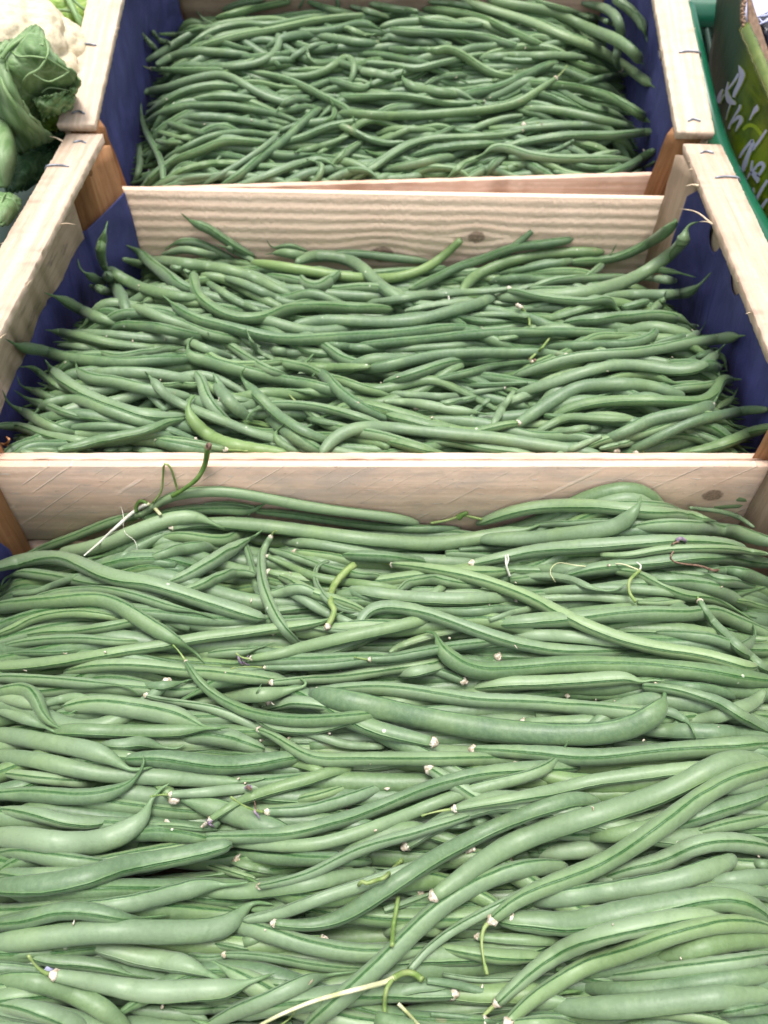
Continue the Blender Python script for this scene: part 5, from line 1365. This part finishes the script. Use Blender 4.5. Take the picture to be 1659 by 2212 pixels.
# geometry of one pod
def pod(b, F, g):
    P = F.w(b['P']); r = b['r'].copy(); n = len(r); S = b['S']
    L = arclen(P)[-1]; s = arclen(P)
    if 'roll' not in b:
        if g.random() < 0.70: b['roll'] = g.normal(0, 0.35) + (0.25 if g.random() < .5 else -0.35)
        else: b['roll'] = g.uniform(0.9, 2.4) * g.choice([-1, 1])
    sb = g.uniform(0.007, 0.011)
    bulge = 1 + 0.016 * np.sin(s / sb * 2 * math.pi + g.uniform(0, 6)) * np.clip(1 - b['tip'] * 2, 0, 1) * g.uniform(0.5, 1.6)
    bulge += 0.022 * np.sin(s / g.uniform(0.035, 0.07) * 2 * math.pi + g.uniform(0, 6))
    r = r * bulge
    view = CAM - P; view /= np.linalg.norm(view, axis=1)[:, None]
    ref = view * 0.5 + F.ez * 0.7
    T, U, Bn = frames(P, ref)
    roll = b['roll'] + g.normal(0, 0.5) * np.linspace(-0.5, 0.5, n) + 0.15 * np.sin(s * 60 + g.uniform(0, 6))
    U2 = U * np.cos(roll)[:, None] + Bn * np.sin(roll)[:, None]; B2 = np.cross(T, U2)
    ph = np.arange(S) / S * 2 * math.pi
    fl = g.uniform(0.84, 0.98)
    ca, sa = np.cos(ph), np.sin(ph)
    rr = np.ones(S); rr[0] = 1.035
    V = P[:, None] + r[:, None, None] * (U2[:, None] * (ca * rr * 1.0)[None, :, None] + B2[:, None] * (sa * fl)[None, :, None] * 1.0)
    sec = np.stack([np.broadcast_to(ca, (n, S)), np.broadcast_to(sa, (n, S)), np.broadcast_to(s[:, None], (n, S))], -1)
    rnd = b.setdefault('rnd', float(np.clip(g.normal({'near': 0.5, 'mid': 0.33, 'back': 0.25}[b['which']], 0.30) - (0.25 if b['fill'] else 0), 0, 1)))
    if 'd' in b['col']: rnd = -0.25
    yel = 0.38 if 'y' in b['col'] else float(np.clip(g.normal(0.0, 0.11), 0, 0.2))
    tone = np.stack([np.full((n, S), max(0, rnd)), np.broadcast_to(b['tip'][:, None], (n, S)), np.full((n, S), yel)], -1)
    return V.reshape(-1, 3), topo(n, S), sec.reshape(-1, 3), tone.reshape(-1, 3)
def cap_geo(P0, d, r, g):
    """papery collar around the stem end; P0 end point, d outward direction"""
    k = 7; t = np.linspace(-0.35, 0.75, k)
    Q = P0 + np.outer(t * r * 1.35, d)
    rad = r * np.array([1.0, 1.08, 1.10, 0.98, 0.72, 0.55, 0.34]) * g.uniform(0.85, 1.1) + g.normal(0, r * 0.05, k)
    V = tube(Q, rad, 9, np.array([0.3, 0.2, 1.0])).reshape(k, 9, 3)
    V[:2] += d * (g.normal(0, r * 0.16, (1, 9, 1))); V += g.normal(0, r * 0.05, V.shape)
    return V.reshape(-1, 3), topo(k, 9)
def stalk_geo(P0, d, r, g, F, ln=None):
    ln = ln or g.uniform(0.006, 0.017); n = 12
    side = np.cross(d, F.ez); side /= np.linalg.norm(side) + 1e-9
    d = d + F.ez * 0.25; d /= np.linalg.norm(d)
    a = g.normal(0, 0.9); u = np.linspace(0, 1, n)[:, None]
    P = P0 + d * ln * u + side * (a * ln * 0.5) * u ** 2 + F.ez * ln * g.uniform(-0.25, 0.35) * u ** 2
    rad = np.concatenate([np.linspace(r * 0.42, r * 0.20, n - 3), [r * 0.20, r * 0.34, r * 0.30]])
    return tube(P, rad, 7), topo(n, 7)
GB = np.random.default_rng(99)
pods = [pod(b, {'near': F_near, 'mid': F_mid, 'back': F_back}[b['which']], GB) for b in beans]

# ---- how much of each bean the camera sees, to choose the 300 built one by one
SC = 0.35
Wd, Hd = int(1659 * SC), int(2212 * SC)
zb = np.full((Hd, Wd), 9.0); ib = -np.ones((Hd, Wd), int)
for k, b in enumerate(beans):
    F = {'near': F_near, 'mid': F_mid, 'back': F_back}[b['which']]
    Pw = F.w(b['P']) - CAM; d = Pw @ FW; px = ((Pw @ RX) / d * FPX + 829.5) * SC; py = (1106 - (Pw @ UP) / d * FPX) * SC
    b['px'], b['py'] = px / SC, py / SC
    lim = {'near': 9e9, 'mid': 986, 'back': 410}[b['which']] * SC
    for x, y, dd, rw in zip(px, py, d, b['r'] / d * FPX * SC):
        kx = int(rw) + 1; x0, x1, y0, y1 = max(0, int(x) - kx), min(Wd, int(x) + kx + 1), max(0, int(y) - kx), min(Hd, int(y) + kx + 1, int(lim))
        if x0 >= x1 or y0 >= y1: continue
        yy, xx = np.mgrid[y0:y1, x0:x1]; q = (xx - x) ** 2 + (yy - y) ** 2
        dz = dd - b['r'].max() * np.sqrt(np.maximum(0, 1 - q / max(rw * rw, .3)))
        m = (q < max(rw * rw, .3)) & (dz < zb[y0:y1, x0:x1])
        zb[y0:y1, x0:x1][m] = dz[m]; ib[y0:y1, x0:x1][m] = k
vis = np.bincount(ib[ib >= 0].ravel(), minlength=len(beans))
order = np.argsort(-vis)
chosen = [k for k in order[:300] if vis[k] > 6]
chs = set(chosen)
print('beans', len(beans), 'traced', sum(b['traced'] for b in beans), 'visible', int((vis > 3).sum()), 'chosen', len(chosen), 'traced unchosen', sum(1 for k, b in enumerate(beans) if b['traced'] and k not in chs), 'smallest', int(vis[chosen[-1]]))

# ---- labels: looks first, then place in the heap
CR = {'near': 'nearest crate', 'mid': 'middle crate', 'back': 'farthest crate'}
def column(x): return 'far left' if x < 330 else 'left' if x < 660 else 'middle' if x < 1000 else 'right' if x < 1330 else 'far right'
def ordn(n): return {1: 'first', 2: 'second', 3: 'third'}.get(n) or (str(n) + ('th' if 10 < n % 100 < 14 else {1: 'st', 2: 'nd', 3: 'rd'}.get(n % 10, 'th')))
ctr = {}
for k in chosen:
    ys, xs = np.where(ib == k); ctr[k] = (xs.mean() / SC, ys.mean() / SC)
cells = {}
for k in chosen:
    b = beans[k]; x, y = ctr[k]
    dx = b['px'][-1] - b['px'][0]; dy = b['py'][-1] - b['py'][0]
    if dx < 0: dx, dy = -dx, -dy
    a = math.degrees(math.atan2(-dy, dx + 1e-6))
    tilt = 'upright' if abs(a) > 58 else 'rising right' if a > 9 else 'falling right' if a < -9 else 'level'
    e = b['ends']
    if b['px'][-1] < b['px'][0]: e = e[::-1]
    feat = ('with tailed tips' if e == 'tt' else 'with left tail' if e[0] == 't' else 'with right tail' if e[1] == 't' else 'with capped left end' if e[0] in 'ck' else 'with capped right end' if e[1] in 'ck'
            else 'with cut right end' if e[1] == 'x' else 'with cut left end' if e[0] == 'x' else 'with blunt tip' if 'b' in e else 'with hidden ends')
    colr = 'yellowish' if 'y' in b['col'] else 'dark' if 'd' in b['col'] else 'pale' if b.get('rnd', .5) > 0.85 else ''
    wd = 2 * b['r'].max(); fat = 'thin' if wd < 0.0062 else 'plump' if wd > 0.0092 else ''
    key = (b['which'], column(x), tilt, feat, colr, fat)
    cells.setdefault(key, []).append(k)
label = {}
for (wh, cc_, tilt, feat, colr, fat), ks in cells.items():
    ks.sort(key=lambda k: ctr[k][1])
    for i, k in enumerate(ks):
        pre = '' if len(ks) == 1 else (ordn(i + 1) + '-down ')
        look = ' '.join(v for v in (colr, fat) if v)
        label[k] = f"{pre}{look + ' ' if look else ''}{tilt} bean {feat}, {cc_} of the {CR[wh]}"
# ---- objects
def emit(k):
    b = beans[k]; F = {'near': F_near, 'mid': F_mid, 'back': F_back}[b['which']]
    V, tp, sec, tone = pods[k]; at_ = {'sec': ('FLOAT_VECTOR', sec), 'tone': ('FLOAT_VECTOR', tone)}
    Pw = F.w(b['P']); parts = []
    for i, e in ((0, b['ends'][0]), (-1, b['ends'][1])):
        if e in 'ck':
            d = Pw[0] - Pw[2] if i == 0 else Pw[-1] - Pw[-3]; d /= np.linalg.norm(d); r = b['r'][i]
            parts.append(('cap', *cap_geo(Pw[i], d, r, GB), M['cap']))
            if e == 'k': parts.append(('stalk', *stalk_geo(Pw[i] + d * r * 1.0, d, r, GB, F), M['stalk']))
    return b, V, tp, at_, Pw, parts
merged = dict(v=[], lv=[], lt=[], sec=[], tone=[], n=0)
for k in range(len(beans)):
    b, V, tp, at_, Pw, parts = emit(k)
    if k in chs:
        base = Pw[len(Pw) // 2] - F_near.ez * 0
        grp = f"green beans heaped in the {CR[b['which']]}"
        if parts:
            root = empty('green_bean', base, label[k], 'green bean', grp)
            mesh_obj('pod', V - base, tp, M['bean'], root, None, True, at_)
            for nm, v, t, m in parts: mesh_obj(nm, v - base, t, m, root, None, True)
        else:
            tag(mesh_obj('green_bean', V, tp, M['bean'], None, base, True, at_), label[k], 'green bean', grp)
    else:
        merged['v'].append(V); merged['lv'].append(tp[0] + merged['n']); merged['lt'].append(tp[1]); merged['n'] += len(V)
        merged['sec'].append(at_['sec'][1]); merged['tone'].append(at_['tone'][1])
o = mesh_obj('green_beans', np.concatenate(merged['v']), (np.concatenate(merged['lv']), np.concatenate(merged['lt'])), M['bean'], None, F_mid.O, True,
             {'sec': ('FLOAT_VECTOR', np.concatenate(merged['sec'])), 'tone': ('FLOAT_VECTOR', np.concatenate(merged['tone']))})
tag(o, 'the deeper beans of the heaps, only glimpsed in the gaps between the top ones', 'green beans', None, 'stuff')

# ------------------------------------------------------------------ small loose bits lying on the beans
def on_heap(which, px, py, h):
    """world point where the line of sight through a picture position meets the heap, h above it"""
    F = {'near': F_near, 'mid': F_mid, 'back': F_back}[which]; pile = ZW[which]
    dl = (FW + RX * ((px - 829.5) / FPX) - UP * ((py - 1106) / FPX)) @ F.B; cl = pile.cl; z = -0.02
    for _ in range(8):
        P = cl + dl * ((z - cl[2]) / dl[2]); z = 0.5 * z + 0.5 * (float(pile.get(np.array([P[0]]), np.array([P[1]]))[0]) + h)
    P = cl + dl * ((z - cl[2]) / dl[2])
    if P[1] > -0.0015: P = cl + dl * ((-0.0015 - cl[1]) / dl[1])
    return F.w(P)
def strand(which, pts, r0, r1, mat, name, parent=None, n=28, S=6):
    """pts (px, py, height above the heap)"""
    P = catmull([on_heap(which, *p) for p in pts], n)
    return P, np.linspace(r0, r1, n)
def bit(name, label, cat, which, strands, group=None):
    base = on_heap(which, *strands[0][0][0])
    if len(strands) == 1:
        P, rr = strand(which, strands[0][0], *strands[0][1:3], None, name)
        return tag(tube_obj(name, P, rr, strands[0][3], None, base, 6), label, cat, group)
    root = empty(name, base, label, cat, group)
    for st in strands:
        P, rr = strand(which, st[0], st[1], st[2], None, name)
        o = mesh_obj(st[4], tube(P, rr, 6) - base, topo(len(P), 6), st[3], root)
    return root
S_, SD, FB, WF, BR, FL = M['stalk'], M['stalk_dark'], M['fibre'], M['white_fibre'], M['brown'], M['flower']
bit('bean_stalk', 'curved dark green stalk rising in front of the sawn board, tip over its edge', 'stalk', 'near',
    [([(372, 1072, .002), (395, 1058, .006), (425, 1035, .010), (442, 1005, .016), (448, 975, .018), (449, 966, .018)], .0011, .0017, SD, 'stem'),
     ([(449, 968, .018), (452, 962, .019), (447, 959, .019)], .0019, .0012, BR, 'cut_end')])
bit('dry_tendril', 'forked dry tendril with a white root end, over the upper left beans', 'tendril', 'near',
    [([(182, 1200, .001), (215, 1172, .003), (255, 1135, .004), (290, 1105, .005), (318, 1088, .005)], .0004, .0014, WF, 'root_end'),
     ([(318, 1088, .005), (332, 1096, .005), (346, 1111, .003)], .0012, .0010, FB, 'branch'),
     ([(318, 1088, .005), (305, 1082, .006), (295, 1092, .005), (294, 1106, .002)], .0012, .0010, SD, 'branch'),
     ([(330, 1086, .005), (348, 1062, .006), (352, 1030, .008), (355, 1003, .010), (368, 1010, .010), (378, 1040, .008), (383, 1062, .005), (378, 1075, .003)], .0006, .0007, S_, 'branch'),
     ([(265, 1118, .004), (270, 1150, .003), (292, 1170, .003), (298, 1205, .001)], .0002, .0001, WF, 'hair'),
     ([(262, 1120, .004), (268, 1128, .004), (263, 1098, .004), (258, 1096, .005)], .0003, .0002, WF, 'hair')])
bit('bean_stalk', 'short yellowish green stalk curving down between beans near the top centre', 'stalk', 'near',
    [([(765, 1220, .002), (742, 1240, .005), (720, 1268, .005), (714, 1300, .005), (722, 1322, .004), (706, 1357, .002)], .0022, .0015, S_, 'stem'),
     ([(708, 1352, .003), (705, 1358, .003), (703, 1360, .003)], .0018, .0014, M['cap'], 'cut_end')])
bit('bean_stalk', 'thin brownish stalk hooked beside a capped bean end, upper right of nearest crate', 'stalk', 'near',
    [([(1373, 1300, .003), (1360, 1280, .006), (1360, 1255, .007), (1382, 1232, .006)], .0009, .0009, M['stalk'], 'stem'),
     ([(1382, 1232, .006), (1384, 1222, .007), (1375, 1214, .008)], .0006, .0003, WF, 'hair'),
     ([(1382, 1232, .006), (1340, 1218, .005), (1300, 1224, .004), (1250, 1222, .004), (1205, 1216, .004), (1188, 1235, .003), (1200, 1258, .002)], .0005, .0002, FB, 'tendril')])
bit('white_thread', 'short white split fibre standing on a bean, near the top centre right', 'fibre', 'near',
    [([(1101, 1244, .001), (1094, 1222, .004), (1092, 1200, .007)], .0008, .0004, WF, 'strand'), ([(1094, 1222, .004), (1098, 1210, .006), (1097, 1198, .008)], .0005, .0003, WF, 'strand')])
bit('dried_flower', 'withered purple flower with a brown thread on the upper right beans', 'flower', 'near',
    [([(1462, 1168, .002), (1470, 1163, .004), (1480, 1168, .004), (1476, 1176, .003)], 0.00121, 0.00068, FL, 'petal'),
     ([(1480, 1166, .004), (1487, 1172, .003), (1493, 1177, .002)], 0.00055, 0.00014, FL, 'petal'),
     ([(1465, 1170, .003), (1455, 1174, .002), (1450, 1178, .001)], .0009, .0003, BR, 'petal'),
     ([(1470, 1178, .002), (1452, 1195, .002), (1451, 1210, .002), (1475, 1218, .002), (1510, 1222, .002), (1540, 1232, .002), (1552, 1231, .002)], .0003, .0009, BR, 'thread')])
bit('dried_flower', 'dark blue withered flower hanging below a capped bean end at the left', 'flower', 'near',
    [([(515, 1418, .004), (518, 1428, .004), (525, 1436, .003)], 0.00088, 0.00054, FL, 'petal'), ([(525, 1430, .003), (537, 1436, .003), (543, 1434, .002)], 0.00055, 0.00027, FL, 'petal'),
     ([(520, 1420, .004), (530, 1424, .005), (537, 1416, .004)], 0.00066, 0.00036, FL, 'petal')])
bit('dried_flower', 'small dark flower remnant on the slanting capped bean, lower left', 'flower', 'near',
    [([(448, 1772, .004), (453, 1780, .004), (462, 1786, .003)], 0.00077, 0.00040, FL, 'petal'), ([(444, 1780, .004), (436, 1786, .004)], .0010, .0005, M['cap'], 'petal'), ([(452, 1776, .005), (460, 1772, .005)], 0.00055, 0.00027, FL, 'petal')])
bit('dried_flower', 'tiny dark purple petals beside the capped bean end, left of centre', 'flower', 'near',
    [([(530, 1702, .003), (538, 1697, .004), (544, 1702, .003)], 0.00066, 0.00036, FL, 'petal'), ([(536, 1700, .004), (541, 1706, .003)], .0010, .0005, BR, 'petal')])
bit('dried_flower', 'grey withered petals clinging beside a capped bean end, lower centre left', 'flower', 'near',
    [([(548, 1748, .004), (552, 1756, .004), (558, 1762, .003)], 0.00072, 0.00036, FL, 'petal'), ([(552, 1750, .004), (551, 1738, .006), (549, 1730, .006)], .0006, .0003, BR, 'petal'), ([(556, 1760, .003), (560, 1768, .003)], 0.00055, 0.00023, FL, 'petal')])
bit('dried_flower', 'pale lilac withered flower on a bean end near the bottom left corner', 'flower', 'near',
    [([(100, 2088, .003), (108, 2094, .004), (116, 2098, .003)], .0018, .0012, M['lilac'], 'petal'), ([(106, 2098, .003), (114, 2104, .003), (118, 2110, .002)], .0016, .0010, BR, 'petal'), ([(108, 2090, .005), (118, 2088, .005)], 0.00055, 0.00023, FL, 'petal')])
bit('bean_stalk', 'long straw coloured stalk forked across the beans at the bottom edge', 'stalk', 'near',
    [([(560, 2215, .004), (610, 2190, .005), (680, 2162, .005), (760, 2140, .005), (830, 2122, .005), (850, 2112, .006)], .0006, .0010, FB, 'stem'),
     ([(850, 2112, .006), (872, 2102, .007), (893, 2103, .006), (912, 2116, .004)], .0012, .0012, S_, 'branch'),
     ([(848, 2114, .006), (834, 2140, .005), (831, 2180, .004), (836, 2220, .003)], .0009, .0008, S_, 'branch'),
     ([(860, 2168, .004), (880, 2188, .003), (905, 2215, .002)], .0007, .0006, FB, 'branch'),
     ([(640, 2178, .005), (625, 2200, .003), (600, 2218, .003)], .0005, .0004, S_, 'branch')])
bit('bean_stalk', 'upright thin green stalk between beans in the lower centre', 'stalk', 'near', [([(847, 2042, .003), (850, 2000, .005), (856, 1965, .004), (860, 1938, .002)], .0010, .0009, S_)])
bit('bean_stalk', 'looping pale green stalk over the dark gap below centre', 'stalk', 'near', [([(775, 1912, .002), (782, 1904, .005), (792, 1908, .005), (810, 1902, .006), (832, 1894, .005), (858, 1868, .003), (868, 1858, .001)], .0008, .0010, S_)])
bit('bean_stalk', 'green leafy stalk tip lying against the sawn board, top centre of nearest crate', 'stalk', 'near',
    [([(930, 1130, .002), (965, 1124, .004), (998, 1114, .006), (1015, 1116, .006), (1042, 1122, .003)], .0009, .0009, S_, 'stem'), ([(990, 1118, .006), (1000, 1111, .008), (1010, 1107, .009)], .0022, .0010, SD, 'bud')])
bit('white_thread', 'tiny white curl of fibre lying on the upper beans of the middle crate', 'fibre', 'mid', [([(970, 652, .001), (969, 640, .004), (963, 632, .005)], .0007, .0004, WF)])
bit('bean_stalk', 'yellow green stalk crossing beans right of centre in the middle crate', 'stalk', 'mid',
    [([(1145, 776, .002), (1160, 762, .005), (1172, 750, .006), (1186, 732, .006)], .0010, .0008, S_, 'stem'), ([(1145, 776, .002), (1150, 780, .003), (1156, 778, .002)], .0014, .0010, BR, 'cut_end')])
bit('bean_stalk', 'pale green stalk with a white cap bent down, upper right of middle crate', 'stalk', 'mid',
    [([(1124, 662, .004), (1136, 676, .005), (1143, 690, .005), (1144, 702, .002)], .0009, .0008, S_, 'stem'), ([(1118, 660, .005), (1125, 663, .005), (1127, 666, .004)], .0020, .0014, M['cap'], 'cap')])
bit('bean_stalk', 'short capped stalk poking up at the lower middle of the middle crate', 'stalk', 'mid',
    [([(1374, 976, .003), (1386, 972, .004), (1394, 984, .003)], .0010, .0007, S_, 'stem'), ([(1373, 982, .003), (1374, 976, .004), (1376, 970, .005)], .0022, .0016, M['cap'], 'cap')])
bit('dry_tendril', 'curled orange brown tendril at the left end of the middle crate', 'tendril', 'mid',
    [([(2, 958, .012), (12, 960, .013), (20, 950, .014), (14, 944, .014)], .0009, .0006, M['post_orange'], 'stem'), ([(12, 960, .013), (20, 966, .012)], .0006, .0003, M['post_orange'], 'branch')])
bit('white_thread', 'white curved fibre at the right wall of the middle crate', 'fibre', 'mid', [([(1636, 870, .010), (1642, 884, .010), (1656, 894, .008)], .0008, .0005, WF)])
# crumbs of dried blossom and caps down in the gaps, a few in each heap
gq = np.random.default_rng(5); crumbs = MB()
for wh, n, xr, yr in (('near', 46, (20, 1640), (1200, 2190)), ('mid', 34, (120, 1560), (600, 975)), ('back', 26, (330, 1400), (60, 400))):
    for k in range(n):
        p = on_heap(wh, gq.uniform(*xr), gq.uniform(*yr), 0.0006); q = p + gq.normal(0, 0.0012, 3); m = (p + q) / 2 + gq.normal(0, 0.0005, 3)
        v = tube(catmull([p, m, q], 5), gq.uniform(0.0002, 0.0007) * np.array([.4, 1, 1.2, .9, .4]), 5)
        crumbs.add(v, [(i * 5 + j, i * 5 + (j + 1) % 5, (i + 1) * 5 + (j + 1) % 5, (i + 1) * 5 + j) for i in range(4) for j in range(5)])
tag(crumbs.obj('plant_crumbs', M['cap'], None, on_heap('near', 830, 1600, 0), True), 'tiny dry crumbs of blossom scattered over the beans', 'crumbs', None, 'stuff')
